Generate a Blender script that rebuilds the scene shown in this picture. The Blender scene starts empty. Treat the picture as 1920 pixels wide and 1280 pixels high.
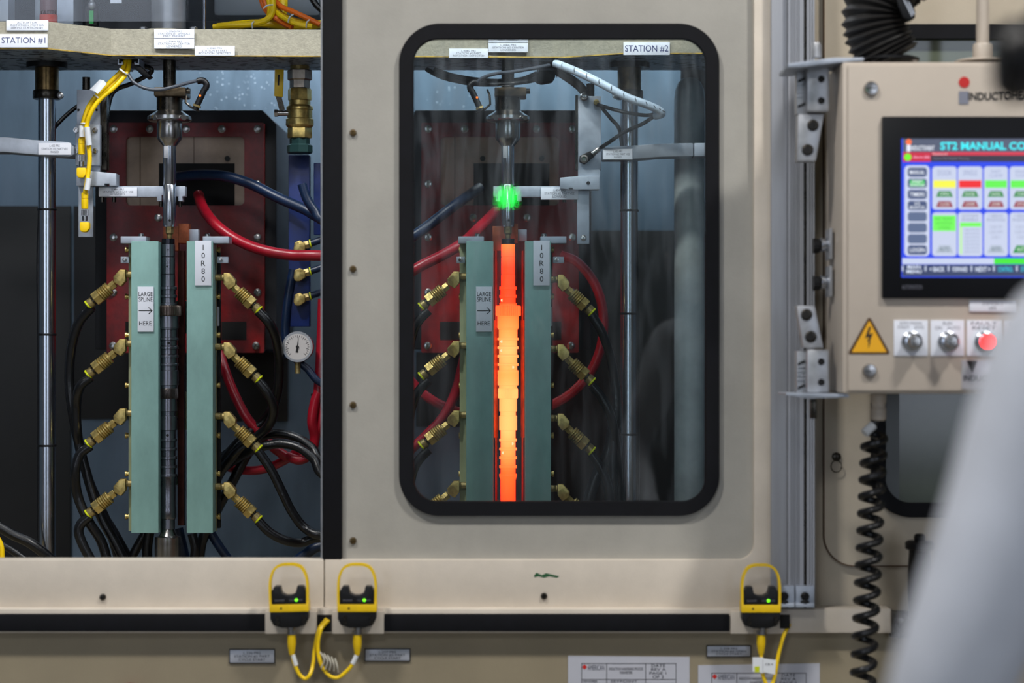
import bpy, bmesh, math, random
from mathutils import Vector, Matrix
random.seed(7)
SC = bpy.context.scene
COL = SC.collection
PI = math.pi

# ------------------------------------------------------------------ camera, world, light, exposure
D, ZC = 4.0, 1.5                      # camera stands 4 m in front of the door skin, lens 1.5 m above the floor
cam_d = bpy.data.cameras.new('camera'); cam = bpy.data.objects.new('camera', cam_d); COL.objects.link(cam)
cam.location = (0, -D, ZC); cam.rotation_euler = (PI/2, 0, 0)
cam_d.lens = 75; cam_d.sensor_width = 36; cam_d.clip_start = 0.05; cam_d.clip_end = 100
cam_d.dof.use_dof = True; cam_d.dof.focus_distance = D + 0.43; cam_d.dof.aperture_fstop = 2.1
SC.camera = cam
SC.view_settings.view_transform = 'Standard'; SC.view_settings.look = 'None'
SC.view_settings.exposure = 0.0; SC.view_settings.gamma = 1.0; SC.view_settings.use_curve_mapping = False
W = bpy.data.worlds.new('world'); SC.world = W; W.use_nodes = True
W.node_tree.nodes['Background'].inputs[0].default_value = (0.80, 0.86, 1.0, 1)
W.node_tree.nodes['Background'].inputs[1].default_value = 0.07

def area(name, loc, target, sx, sy, power, color=(1, 1, 1), spread=180):
    l = bpy.data.lights.new(name, 'AREA'); l.shape = 'RECTANGLE'; l.size = sx; l.size_y = sy
    l.energy = power; l.color = color; l.spread = math.radians(spread)
    o = bpy.data.objects.new(name, l); COL.objects.link(o); o.location = loc
    o.rotation_euler = (Vector(target) - Vector(loc)).to_track_quat('-Z', 'Y').to_euler()
    return o
area('hall_lamp_a', (-1.9, -2.55, 5.6), (-0.3, 0, 1.3), 0.55, 0.4, 150, (1, .97, .93))
area('hall_lamp_b', (2.3, -2.55, 5.6), (0.3, 0, 1.3), 0.55, 0.4, 168, (1, .97, .93))
area('hall_lamp_c', (-0.6, -5.6, 4.4), (-0.2, 0, 1.5), 1.2, 0.5, 34, (.97, .98, 1))
area('cabin_lamp_front', (-0.30, 0.08, 2.52), (-0.30, 0.46, 1.5), 1.7, 0.06, 7, (.84, .92, 1))
area('cabin_lamp_rear', (-0.15, 0.90, 2.50), (-0.15, 1.10, 1.7), 1.9, 0.08, 26, (.84, .93, 1))

# ------------------------------------------------------------------ materials
def lin(c):
    return tuple((v/255/12.92 if v/255 <= .04045 else ((v/255+.055)/1.055)**2.4) for v in c) + (1,)
MATS = {}
def mat(name, rgb, rough=.5, metal=0., noise=0., nscale=20., bump=0., bscale=200., spec=.5, stretch=None, coat=0., rough_var=0.):
    if name in MATS: return MATS[name]
    m = bpy.data.materials.new(name); m.use_nodes = True; nt = m.node_tree; b = nt.nodes['Principled BSDF']
    b.inputs['Base Color'].default_value = lin(rgb); b.inputs['Roughness'].default_value = rough
    b.inputs['Metallic'].default_value = metal; b.inputs['Specular IOR Level'].default_value = spec
    b.inputs['Coat Weight'].default_value = coat
    tc = nt.nodes.new('ShaderNodeTexCoord'); mp = nt.nodes.new('ShaderNodeMapping')
    nt.links.new(tc.outputs['Object'], mp.inputs[0])
    if stretch: mp.inputs['Scale'].default_value = stretch
    if noise or rough_var:
        n = nt.nodes.new('ShaderNodeTexNoise'); n.inputs['Scale'].default_value = nscale; n.inputs['Detail'].default_value = 6
        n.inputs['Roughness'].default_value = .65
        nt.links.new(mp.outputs[0], n.inputs['Vector'])
        if noise:
            mx = nt.nodes.new('ShaderNodeMixRGB'); mx.inputs[1].default_value = lin(tuple(max(0, v*(1-noise)) for v in rgb))
            mx.inputs[2].default_value = lin(tuple(min(255, v*(1+noise*.6)) for v in rgb))
            cr = nt.nodes.new('ShaderNodeValToRGB'); cr.color_ramp.elements[0].position = .3; cr.color_ramp.elements[1].position = .7
            nt.links.new(n.outputs[0], cr.inputs[0]); nt.links.new(cr.outputs[0], mx.inputs[0]); nt.links.new(mx.outputs[0], b.inputs['Base Color'])
        if rough_var:
            mr = nt.nodes.new('ShaderNodeMapRange'); mr.inputs[1].default_value = .3; mr.inputs[2].default_value = .7
            mr.inputs[3].default_value = max(0.02, rough-rough_var); mr.inputs[4].default_value = min(1, rough+rough_var)
            nt.links.new(n.outputs[0], mr.inputs[0]); nt.links.new(mr.outputs[0], b.inputs['Roughness'])
    if bump:
        n2 = nt.nodes.new('ShaderNodeTexNoise'); n2.inputs['Scale'].default_value = bscale; n2.inputs['Detail'].default_value = 4
        nt.links.new(mp.outputs[0], n2.inputs['Vector'])
        bp = nt.nodes.new('ShaderNodeBump'); bp.inputs['Strength'].default_value = bump; bp.inputs['Distance'].default_value = .002
        nt.links.new(n2.outputs[0], bp.inputs['Height']); nt.links.new(bp.outputs[0], b.inputs['Normal'])
    MATS[name] = m; return m
def emit(name, rgb, k=1.):
    if name in MATS: return MATS[name]
    m = mat(name, (10, 10, 10), .3); b = m.node_tree.nodes['Principled BSDF']
    b.inputs['Emission Color'].default_value = lin(rgb); b.inputs['Emission Strength'].default_value = k
    return m
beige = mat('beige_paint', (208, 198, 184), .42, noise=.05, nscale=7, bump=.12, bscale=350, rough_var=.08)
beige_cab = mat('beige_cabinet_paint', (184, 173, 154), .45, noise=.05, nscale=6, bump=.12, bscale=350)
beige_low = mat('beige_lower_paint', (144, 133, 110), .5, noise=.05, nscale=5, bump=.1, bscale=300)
doorpaint = mat('door_skin_paint', (166, 163, 155), .4, noise=.06, nscale=5, bump=.12, bscale=350)
pendant_p = mat('pendant_paint', (188, 177, 164), .4, noise=.03, nscale=6, bump=.1, bscale=300)
rubber = mat('black_rubber', (13, 14, 19), .65, noise=.2, nscale=30, spec=.2)
rubber_g = mat('black_hose_rubber', (12, 13, 16), .3, noise=.3, nscale=60, bump=.35, bscale=120)
black = mat('black_plastic', (12, 12, 14), .42, spec=.35)
blackbox = mat('black_housing', (17, 20, 27), .5, noise=.4, nscale=12)
hole = mat('dark_hole', (5, 5, 6), .8)
alu = mat('aluminium', (170, 172, 176), .38, .55, noise=.12, nscale=25, rough_var=.1, bump=.05, bscale=400)
alu_matte = mat('milled_aluminium', (176, 184, 196), .5, .7, noise=.12, nscale=18, rough_var=.1)
extr = mat('anodised_extrusion', (158, 161, 168), .4, .25, noise=.05, nscale=9, stretch=(6, 6, .3))
steel = mat('turned_steel', (170, 168, 166), .25, 1., noise=.06, nscale=8, rough_var=.03, stretch=(1, 1, 8))
dsteel = mat('dark_steel', (70, 66, 60), .3, 1., noise=.35, nscale=40, rough_var=.12)
chrome = mat('chromed_bar', (192, 197, 206), .22, 1., noise=.04, nscale=12, rough_var=.03)
brownsteel = mat('oiled_bronze_steel', (112, 92, 62), .33, 1., noise=.4, nscale=35)
brass = mat('brass', (204, 180, 112), .38, .9, noise=.22, nscale=60, bump=.2, bscale=160, rough_var=.12)
brass_d = mat('aged_brass', (166, 148, 100), .45, .85, noise=.3, nscale=60, bump=.3, bscale=120)
copper = mat('copper', (150, 84, 58), .45, .8, noise=.35, nscale=25)
castp = mat('cast_plate_face', (160, 155, 138), .55, .25, noise=.09, nscale=110, bump=.3, bscale=260)
castu = mat('spotted_underside', (104, 110, 116), .45, 0., noise=.1, nscale=9)
fr4 = mat('green_fibreglass', (132, 172, 166), .42, noise=.13, nscale=9, stretch=(1, 1, .45), spec=.5)
fr4_o = mat('olive_fibreglass', (156, 164, 128), .45, noise=.15, nscale=9)
redp = mat('red_plate_paint', (120, 8, 12), .42, noise=.3, nscale=20, bump=.15, bscale=160)
redh = mat('red_hose', (150, 14, 34), .33, noise=.15, nscale=20, bump=.2, bscale=90)
blueh = mat('blue_hose', (6, 30, 60), .38, noise=.2, nscale=20)
bluep = mat('blue_paint', (6, 34, 96), .45, noise=.25, nscale=20)
wallm = mat('steel_liner', (94, 110, 124), .42, .35, noise=.14, nscale=4, rough_var=.12, stretch=(2.5, 1, .6))
darkp = mat('dark_liner_sheet', (26, 24, 23), .5, .1, noise=.35, nscale=4)
innerp = mat('beige_inner_plate', (176, 156, 138), .5, noise=.1, nscale=14)
white = mat('white_plate', (226, 230, 240), .35, spec=.4)
greyplate = mat('grey_nameplate', (176, 180, 190), .35, .2)
paper = mat('paper_sheet', (188, 190, 200), .35, noise=.03, nscale=6, coat=.3)
ink = mat('black_ink', (16, 16, 20), .6)
inkg = mat('grey_ink', (96, 98, 110), .6)
inkblue = mat('navy_ink', (22, 30, 96), .6)
inkred = mat('red_ink', (196, 34, 30), .5)
yel = mat('yellow_plastic', (236, 196, 8), .4, noise=.06, nscale=20)
yelc = mat('yellow_cable', (246, 206, 6), .38, noise=.05, nscale=30)
yelg = mat('lime_band', (196, 206, 12), .45)
orng = mat('orange_cable', (236, 112, 20), .4)
amber = mat('warning_yellow', (232, 170, 0), .4)
brownink = mat('dark_border_ink', (70, 42, 4), .5)
clearw = mat('white_nylon', (224, 228, 232), .4)
greenink = mat('green_marker', (24, 84, 44), .6)
conc = mat('concrete', (120, 118, 112), .7, noise=.15, nscale=3)
greyfab = mat('grey_fabric', (214, 219, 230), .9, noise=.05, nscale=14, bump=.3, bscale=300)
denim = mat('dark_trousers', (40, 44, 56), .9, noise=.1, nscale=30)
skin = mat('skin', (196, 150, 124), .5, noise=.05, nscale=20)
capm = mat('black_cap', (14, 14, 17), .8)
greenglass = mat('greenish_pane', (92, 100, 84), .12, noise=.12, nscale=2, spec=.6)
greypipe = mat('grey_pipe_paint', (168, 178, 180), .42, noise=.16, nscale=7, bump=.1, bscale=90)
led_g = emit('green_led', (120, 255, 30), 2.2)
led_r = emit('red_led', (255, 30, 30), 5.0)
led_o = emit('orange_led', (255, 110, 20), 2.5)

# spotted underside: dark rust/oil spots belonging to the plate itself
def spots():
    nt = castu.node_tree; b = nt.nodes['Principled BSDF']
    tc = nt.nodes.new('ShaderNodeTexCoord'); v = nt.nodes.new('ShaderNodeTexNoise'); v.inputs['Scale'].default_value = 46; v.inputs['Detail'].default_value = 2
    cr = nt.nodes.new('ShaderNodeValToRGB'); cr.color_ramp.elements[0].position = .54; cr.color_ramp.elements[1].position = .57
    cr.color_ramp.elements[0].color = lin((126, 136, 146)); cr.color_ramp.elements[1].color = lin((16, 17, 20))
    nt.links.new(tc.outputs['Object'], v.inputs['Vector']); nt.links.new(v.outputs[0], cr.inputs[0]); nt.links.new(cr.outputs[0], b.inputs['Base Color'])
spots()

HOTX = -.001
def hot_material(z0, z1):
    m = bpy.data.materials.new('glowing_hot_steel'); m.use_nodes = True; nt = m.node_tree; b = nt.nodes['Principled BSDF']
    b.inputs['Base Color'].default_value = lin((90, 40, 20)); b.inputs['Roughness'].default_value = .6
    g = nt.nodes.new('ShaderNodeNewGeometry'); sp = nt.nodes.new('ShaderNodeSeparateXYZ'); mr = nt.nodes.new('ShaderNodeMapRange')
    nt.links.new(g.outputs['Position'], sp.inputs[0]); nt.links.new(sp.outputs[2], mr.inputs[0])
    mr.inputs[1].default_value = z1; mr.inputs[2].default_value = z0
    cr = nt.nodes.new('ShaderNodeValToRGB'); e = cr.color_ramp.elements
    # temperature along the shaft, top (0) to bottom (1)
    stops = [(0, (255, 150, 60)), (.035, (255, 120, 62)), (.08, (255, 80, 34)), (.205, (255, 84, 34)), (.22, (255, 142, 62)), (.25, (255, 150, 66)), (.32, (255, 186, 92)),
             (.37, (255, 214, 124)), (.46, (255, 190, 92)), (.52, (255, 214, 120)), (.66, (255, 216, 122)), (.74, (255, 176, 84)), (.80, (255, 124, 46)), (.90, (255, 92, 34)), (1, (255, 86, 34))]
    e[0].position = 0; e[0].color = lin(stops[0][1]); e[1].position = 1; e[1].color = lin(stops[-1][1])
    for p, c in stops[1:-1]: x = e.new(p); x.color = lin(c)
    nt.links.new(mr.outputs[0], cr.inputs[0]); 
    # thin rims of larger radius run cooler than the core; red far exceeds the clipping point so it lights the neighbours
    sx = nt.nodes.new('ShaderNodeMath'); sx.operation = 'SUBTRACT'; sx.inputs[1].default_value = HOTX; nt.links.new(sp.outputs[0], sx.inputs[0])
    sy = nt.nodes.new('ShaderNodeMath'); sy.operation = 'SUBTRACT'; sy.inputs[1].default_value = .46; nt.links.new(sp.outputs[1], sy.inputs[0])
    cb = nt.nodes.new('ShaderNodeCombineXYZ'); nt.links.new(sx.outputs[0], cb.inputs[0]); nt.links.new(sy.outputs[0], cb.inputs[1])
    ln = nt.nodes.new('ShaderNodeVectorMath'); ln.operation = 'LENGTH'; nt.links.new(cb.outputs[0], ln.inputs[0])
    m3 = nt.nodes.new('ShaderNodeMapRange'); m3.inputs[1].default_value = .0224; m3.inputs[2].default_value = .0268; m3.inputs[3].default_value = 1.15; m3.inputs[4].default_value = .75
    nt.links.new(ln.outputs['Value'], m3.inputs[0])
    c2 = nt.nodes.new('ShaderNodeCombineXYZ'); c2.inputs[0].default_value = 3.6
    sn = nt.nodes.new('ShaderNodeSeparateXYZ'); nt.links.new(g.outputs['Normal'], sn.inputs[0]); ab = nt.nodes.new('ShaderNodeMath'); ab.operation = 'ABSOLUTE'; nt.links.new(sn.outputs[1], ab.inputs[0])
    m4 = nt.nodes.new('ShaderNodeMapRange'); m4.inputs[3].default_value = .55; m4.inputs[4].default_value = 1.0; nt.links.new(ab.outputs[0], m4.inputs[0])  # faces turned sideways glow dimmer: shading put into the emission colour
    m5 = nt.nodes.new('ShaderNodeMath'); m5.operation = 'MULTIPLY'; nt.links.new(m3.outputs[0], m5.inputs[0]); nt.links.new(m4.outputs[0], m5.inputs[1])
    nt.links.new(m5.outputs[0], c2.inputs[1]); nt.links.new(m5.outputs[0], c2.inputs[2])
    mu = nt.nodes.new('ShaderNodeVectorMath'); mu.operation = 'MULTIPLY'; nt.links.new(cr.outputs[0], mu.inputs[0]); nt.links.new(c2.outputs[0], mu.inputs[1])
    nt.links.new(mu.outputs[0], b.inputs['Emission Color']); b.inputs['Emission Strength'].default_value = 1.0
    return m

def glass_material():
    m = bpy.data.materials.new('streaked_pane'); m.use_nodes = True; nt = m.node_tree; nt.nodes.remove(nt.nodes['Principled BSDF'])
    out = nt.nodes['Material Output']
    tr = nt.nodes.new('ShaderNodeBsdfTransparent'); tr.inputs[0].default_value = (.93, .97, .97, 1)
    gl = nt.nodes.new('ShaderNodeBsdfGlossy'); gl.inputs['Roughness'].default_value = .012
    df = nt.nodes.new('ShaderNodeBsdfDiffuse'); df.inputs[0].default_value = lin((200, 212, 222))
    tc = nt.nodes.new('ShaderNodeTexCoord'); mp = nt.nodes.new('ShaderNodeMapping'); mp.inputs['Scale'].default_value = (34, 1, 5)
    n = nt.nodes.new('ShaderNodeTexNoise'); n.inputs['Scale'].default_value = 1.0; n.inputs['Detail'].default_value = 5; n.inputs['Distortion'].default_value = .6
    nt.links.new(tc.outputs['Object'], mp.inputs[0]); nt.links.new(mp.outputs[0], n.inputs['Vector'])
    mr = nt.nodes.new('ShaderNodeMapRange'); mr.inputs[1].default_value = .42; mr.inputs[2].default_value = .75; mr.inputs[3].default_value = .015; mr.inputs[4].default_value = .12
    nt.links.new(n.outputs[0], mr.inputs[0])
    # streaks run down from the top of the pane where coolant splashes
    sp = nt.nodes.new('ShaderNodeSeparateXYZ'); nt.links.new(tc.outputs['Object'], sp.inputs[0])
    mz = nt.nodes.new('ShaderNodeMapRange'); mz.inputs[1].default_value = .35; mz.inputs[2].default_value = .85; mz.inputs[3].default_value = .3; mz.inputs[4].default_value = 1.0
    nt.links.new(sp.outputs[2], mz.inputs[0])
    mu = nt.nodes.new('ShaderNodeMath'); mu.operation = 'MULTIPLY'; nt.links.new(mr.outputs[0], mu.inputs[0]); nt.links.new(mz.outputs[0], mu.inputs[1])
    fr = nt.nodes.new('ShaderNodeFresnel'); fr.inputs[0].default_value = 1.45
    m1 = nt.nodes.new('ShaderNodeMixShader'); m2 = nt.nodes.new('ShaderNodeMixShader')
    nt.links.new(mu.outputs[0], m1.inputs[0]); nt.links.new(tr.outputs[0], m1.inputs[1]); nt.links.new(df.outputs[0], m1.inputs[2])
    nt.links.new(fr.outputs[0], m2.inputs[0]); nt.links.new(m1.outputs[0], m2.inputs[1]); nt.links.new(gl.outputs[0], m2.inputs[2])
    nt.links.new(m2.outputs[0], out.inputs[0]); return m
pane_m = glass_material()
def clear_mat():
    m = bpy.data.materials.new('clear_plastic'); m.use_nodes = True; nt = m.node_tree; nt.nodes.remove(nt.nodes['Principled BSDF'])
    tr = nt.nodes.new('ShaderNodeBsdfTransparent'); gl = nt.nodes.new('ShaderNodeBsdfGlossy'); gl.inputs['Roughness'].default_value = .02
    tr.inputs[0].default_value = (.95, .96, .97, 1)
    fr = nt.nodes.new('ShaderNodeFresnel'); fr.inputs[0].default_value = 1.4
    m2 = nt.nodes.new('ShaderNodeMixShader'); nt.links.new(fr.outputs[0], m2.inputs[0]); nt.links.new(tr.outputs[0], m2.inputs[1]); nt.links.new(gl.outputs[0], m2.inputs[2])
    nt.links.new(m2.outputs[0], nt.nodes['Material Output'].inputs[0]); return m
clear_m = clear_mat()

# ------------------------------------------------------------------ geometry helpers
def K(y): return (D + y)/4000.0                     # metres spanned by one photo pixel at depth y
def P(px, py, y): return Vector(((px-960)*K(y), y, ZC + (640-py)*K(y)))
def catmull(pts, n=8):
    pts = [Vector(p) for p in pts]
    if len(pts) < 3: return pts
    q = [pts[0]*2-pts[1]] + pts + [pts[-1]*2-pts[-2]]; out = []
    for i in range(1, len(q)-2):
        a, b, c, d = q[i-1:i+3]
        for k in range(n):
            t = k/n
            out.append(.5*((2*b)+(c-a)*t+(2*a-5*b+4*c-d)*t*t+(3*b-a-3*c+d)*t**3))
    out.append(pts[-1]); return out
def rrect(x0, y0, x1, y1, r, n=8):
    """rounded rectangle in photo-like 2D coords; r is one radius or (tl, tr, br, bl)"""
    rs = r if isinstance(r, (tuple, list)) else (r,)*4; out = []
    for (cx, cy, a0, rr) in ((x0, y0, 180, rs[0]), (x1, y0, 270, rs[1]), (x1, y1, 0, rs[2]), (x0, y1, 90, rs[3])):
        ox = cx + (rr if cx == x0 else -rr); oy = cy + (rr if cy == y0 else -rr)
        for k in range(n+1):
            a = math.radians(a0 + 90*k/n); out.append((ox + rr*math.cos(a), oy + rr*math.sin(a)))
    return out

class G:
    def __init__(s): s.bm = bmesh.new()
    def _bev(s, verts, w, seg=2):
        if w <= 0: return
        es = list({e for v in verts for e in v.link_edges})
        bmesh.ops.bevel(s.bm, geom=es, offset=w, segments=seg, profile=.6, affect='EDGES', clamp_overlap=True)
    def box(s, a, b, bev=0., rot=None):
        a, b = Vector(a), Vector(b); c = (a+b)/2; d = b-a
        M = Matrix.Translation(c) @ (rot.to_4x4() if rot else Matrix()) @ Matrix.Diagonal((abs(d.x), abs(d.y), abs(d.z), 1))
        r = bmesh.ops.create_cube(s.bm, size=1, matrix=M); s._bev(r['verts'], bev); return s
    def bx(s, x0, y0, x1, y1, d, t, bev=0.):
        """box: photo-pixel extents of the front face at depth d, thickness t going back"""
        p, q = P(x0, y1, d), P(x1, y0, d); return s.box(p, (q.x, d+t, q.z), bev)
    def prism(s, pts, d, t, bev=0.):
        """polygon of photo-pixel points at depth d extruded back by t"""
        return s.poly([P(x, y, d) for x, y in pts], Vector((0, t, 0)), bev)
    def poly(s, pts, vec, bev=0.):
        vs = [s.bm.verts.new(p) for p in pts]; f = s.bm.faces.new(vs)
        r = bmesh.ops.extrude_face_region(s.bm, geom=[f]); nv = [g for g in r['geom'] if isinstance(g, bmesh.types.BMVert)]
        bmesh.ops.translate(s.bm, verts=nv, vec=vec)
        bmesh.ops.recalc_face_normals(s.bm, faces=list({ff for v in vs+nv for ff in v.link_faces}))
        s._bev(vs+nv, bev); return s
    def ring(s, outer, inner, d, t):
        """frame between two equal-count pixel loops at depth d, thickness t"""
        n = len(outer); L = []
        for loop, dd in ((outer, 0), (inner, 0), (inner, t), (outer, t)):
            L.append([s.bm.verts.new(P(x, y, d)+Vector((0, dd, 0))) for x, y in loop])
        fs = []
        for k in range(4):
            A, B = L[k], L[(k+1) % 4]
            for i in range(n):
                j = (i+1) % n; fs.append(s.bm.faces.new((A[i], A[j], B[j], B[i])))
        bmesh.ops.recalc_face_normals(s.bm, faces=fs); return s
    def lathe(s, prof, org, axis=(0, 0, 1), seg=32):
        """prof: (radius, distance along axis); org: start; closes with caps"""
        org = Vector(org); ax = Vector(axis).normalized(); q = ax.to_track_quat('Z', 'Y'); rings = []
        for r, h in prof:
            r = max(r, 1e-5)
            rings.append([s.bm.verts.new(org + ax*h + q @ Vector((r*math.cos(2*PI*k/seg), r*math.sin(2*PI*k/seg), 0))) for k in range(seg)])
        fs = []
        for A, B in zip(rings, rings[1:]):
            for k in range(seg): fs.append(s.bm.faces.new((A[k], A[(k+1) % seg], B[(k+1) % seg], B[k])))
        fs.append(s.bm.faces.new(rings[0])); fs.append(s.bm.faces.new(rings[-1]))
        bmesh.ops.recalc_face_normals(s.bm, faces=fs); return s
    def cyl(s, a, b, r, seg=20, r2=None):
        a, b = Vector(a), Vector(b); dv = b-a
        if 0 < abs(dv.y) < .04 and math.hypot(dv.x, dv.z) < .3*abs(dv.y): a = Vector((b.x, a.y, b.z))   # a pin square to the panel
        return s.lathe([(r, 0), (r2 if r2 is not None else r, (b-a).length)], a, b-a, seg)
    def star(s, prof, org, axis, n, depth):
        """toothed wheel: prof (r,h); n teeth"""
        org = Vector(org); ax = Vector(axis).normalized(); q = ax.to_track_quat('Z', 'Y'); rings = []
        for r, h in prof:
            ring = []
            for k in range(n*4):
                rr = r if k % 4 < 2 else r-depth
                a = 2*PI*(k+.0)/(n*4); ring.append(s.bm.verts.new(org+ax*h+q @ Vector((rr*math.cos(a), rr*math.sin(a), 0))))
            rings.append(ring)
        fs = [];  N = n*4
        for A, B in zip(rings, rings[1:]):
            for k in range(N): fs.append(s.bm.faces.new((A[k], A[(k+1) % N], B[(k+1) % N], B[k])))
        fs.append(s.bm.faces.new(rings[0])); fs.append(s.bm.faces.new(rings[-1]))
        bmesh.ops.recalc_face_normals(s.bm, faces=fs); return s
    def tube(s, pts, r, seg=12, n=8, smooth=True, rfun=None):
        pts = catmull(pts, n) if smooth else [Vector(p) for p in pts]
        t0 = (pts[1]-pts[0]).normalized(); u = t0.orthogonal().normalized(); rings = []; N = len(pts)
        for i, p in enumerate(pts):
            t = (pts[min(i+1, N-1)]-pts[max(i-1, 0)]).normalized()
            u = (u - t*u.dot(t)).normalized(); v = t.cross(u)
            rr = rfun(i/(N-1)) if rfun else r
            rings.append([s.bm.verts.new(p + u*rr*math.cos(2*PI*k/seg) + v*rr*math.sin(2*PI*k/seg)) for k in range(seg)])
        fs = []
        for A, B in zip(rings, rings[1:]):
            for k in range(seg): fs.append(s.bm.faces.new((A[k], A[(k+1) % seg], B[(k+1) % seg], B[k])))
        fs.append(s.bm.faces.new(rings[0])); fs.append(s.bm.faces.new(rings[-1]))
        bmesh.ops.recalc_face_normals(s.bm, faces=fs); return s
    def ball(s, c, r, sc=(1, 1, 1), seg=16):
        bmesh.ops.create_uvsphere(s.bm, u_segments=seg, v_segments=seg//2+2, radius=r, matrix=Matrix.Translation(Vector(c)) @ Matrix.Diagonal((*sc, 1))); return s
    def text(s, body, x0, y0, x1, y1, d, ex=.0003, off=0., fit=False, ital=0.):
        """lettering whose glyph box fits the pixel box at depth d (front at d-ex)"""
        cu = bpy.data.curves.new('t', 'FONT'); cu.body = body; cu.size = 1; cu.resolution_u = 3; cu.offset = off; cu.space_line = .95
        cu.align_x = 'CENTER'; cu.shear = ital
        o = bpy.data.objects.new('t', cu); COL.objects.link(o); dg = bpy.context.evaluated_depsgraph_get(); dg.update()
        me = o.evaluated_get(dg).to_mesh(); xs = [v.co.x for v in me.vertices]; ys = [v.co.y for v in me.vertices]
        a, b = min(xs), max(xs); c, e = min(ys), max(ys); p, q = P(x0, y1, d), P(x1, y0, d)
        kx, kz = (q.x-p.x)/(b-a), (q.z-p.z)/(e-c)
        if fit: kx = min(kx, kz); cx = (p.x+q.x)/2
        vs = []
        for v in me.vertices:
            X = (p.x+(v.co.x-a)*kx) if not fit else cx+(v.co.x-(a+b)/2)*kx
            vs.append(s.bm.verts.new((X, d-ex, p.z+(v.co.y-c)*kz)))
        for f in me.polygons:
            try: s.bm.faces.new([vs[i] for i in f.vertices])
            except ValueError: pass
        o.evaluated_get(dg).to_mesh_clear(); bpy.data.objects.remove(o); bpy.data.curves.remove(cu); return s
    def shift(s, v):
        bmesh.ops.translate(s.bm, verts=s.bm.verts, vec=Vector(v)); return s

WO = {}
def link(name, g, m, parent=None, sharp=34, **kw):
    me = bpy.data.meshes.new(name); g.bm.normal_update(); bm = g.bm
    co = [v.co for v in bm.verts]
    o0 = Vector(((min(c.x for c in co)+max(c.x for c in co))/2, (min(c.y for c in co)+max(c.y for c in co))/2, min(c.z for c in co)))
    bmesh.ops.translate(bm, verts=bm.verts, vec=-o0); bm.to_mesh(me); bm.free()
    me.polygons.foreach_set('use_smooth', [True]*len(me.polygons)); me.set_sharp_from_angle(angle=math.radians(sharp))
    me.materials.append(m); o = bpy.data.objects.new(name, me); COL.objects.link(o)
    if parent: o.parent = parent; o.location = o0 - WO[parent.name]
    else: o.location = o0
    WO[o.name] = o0
    for k, v in kw.items():
        if v: o[k] = v
    return o
def solo(name, g, m, label, category, group=None): return link(name, g, m, None, label=label, category=category, group=group)
def structure(name, g, m): return link(name, g, m, None, kind='structure')
def thing(name, loc, label, category, group=None):
    o = bpy.data.objects.new(name, None); COL.objects.link(o); o.location = loc; WO[o.name] = Vector(loc)
    o.empty_display_size = .02; o['label'] = label; o['category'] = category
    if group: o['group'] = group
    return o
def dup(root, off, label, group=None):
    def cp(o, par):
        c = o.copy(); COL.objects.link(c); c.parent = par
        for ch in KIDS.get(o.name, []): cp(ch, c)
        return c
    r = cp(root, None); r.location = root.location + Vector(off); r['label'] = label; WO[r.name] = Vector(r.location)
    if group: r['group'] = group
    return r
KIDS = {}
def kids(root):
    KIDS[root.name] = list(root.children)
    for c in root.children: kids(c)
def plate(parent, x0, y0, x1, y1, d, text_lines, tbox=None, m=white, im=ink, t=.003, off=0, fit=False, sh=(0, 0, 0), name='name_plate'):
    """engraved plate with its lettering; d is the plate's front face"""
    pl = link(name, G().bx(x0, y0, x1, y1, d, t, .0004).shift(sh), m, parent)
    if text_lines:
        tb = tbox or (x0+(x1-x0)*.1, y0+(y1-y0)*.14, x1-(x1-x0)*.1, y1-(y1-y0)*.14)
        link('lettering', G().text(text_lines, *tb, d, .0002, off, fit).shift(sh), im, pl)
    return pl

# ================================================================== SETTING
structure('floor', G().box((-6, -8, -.05), (6, 4, 0)), conc)
YW = 1.15
structure('wall_back', G().box((-1.62, YW, .62), (.72, YW+.03, 2.62)), wallm)
structure('wall_left', G().box((-1.65, .02, .62), (-1.62, YW+.03, 2.62)), wallm)
structure('wall_right', G().box((.545, .12, .62), (.575, YW, 2.62)), wallm)
structure('ceiling', G().box((-1.65, .02, 2.62), (.72, YW+.03, 2.65)), wallm)
structure('trim_1', G().box((-1.62, .10, .60), (.545, YW, .64)), wallm)        # bottom of the machining cabin

def dark_panel(x0, y0, x1, y1, lab, d=YW-.012):  # dark sheet laid over a darker area of the back liner
    g = G().bx(x0, y0, x1, y1, d, .008, .001)
    return solo('dark_sheet', g, darkp, lab, 'panel')
dark_panel(-300, 386, 132, 1180, 'dark brown sheet on the back liner behind the station 1 guide column')
dark_panel(138, 386, 262, 786, 'narrow dark sheet on the liner between guide column and red plate')
dark_panel(1000, 432, 1420, 1180, 'dark brown sheet on the back liner behind the grey pipe')
dark_panel(340, 660, 540, 790, 'low dark sheet on the liner beneath the station 1 transformer')
dark_panel(780, 660, 925, 800, 'dark sheet on the liner left of the glowing shaft, behind the red hoses')

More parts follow.
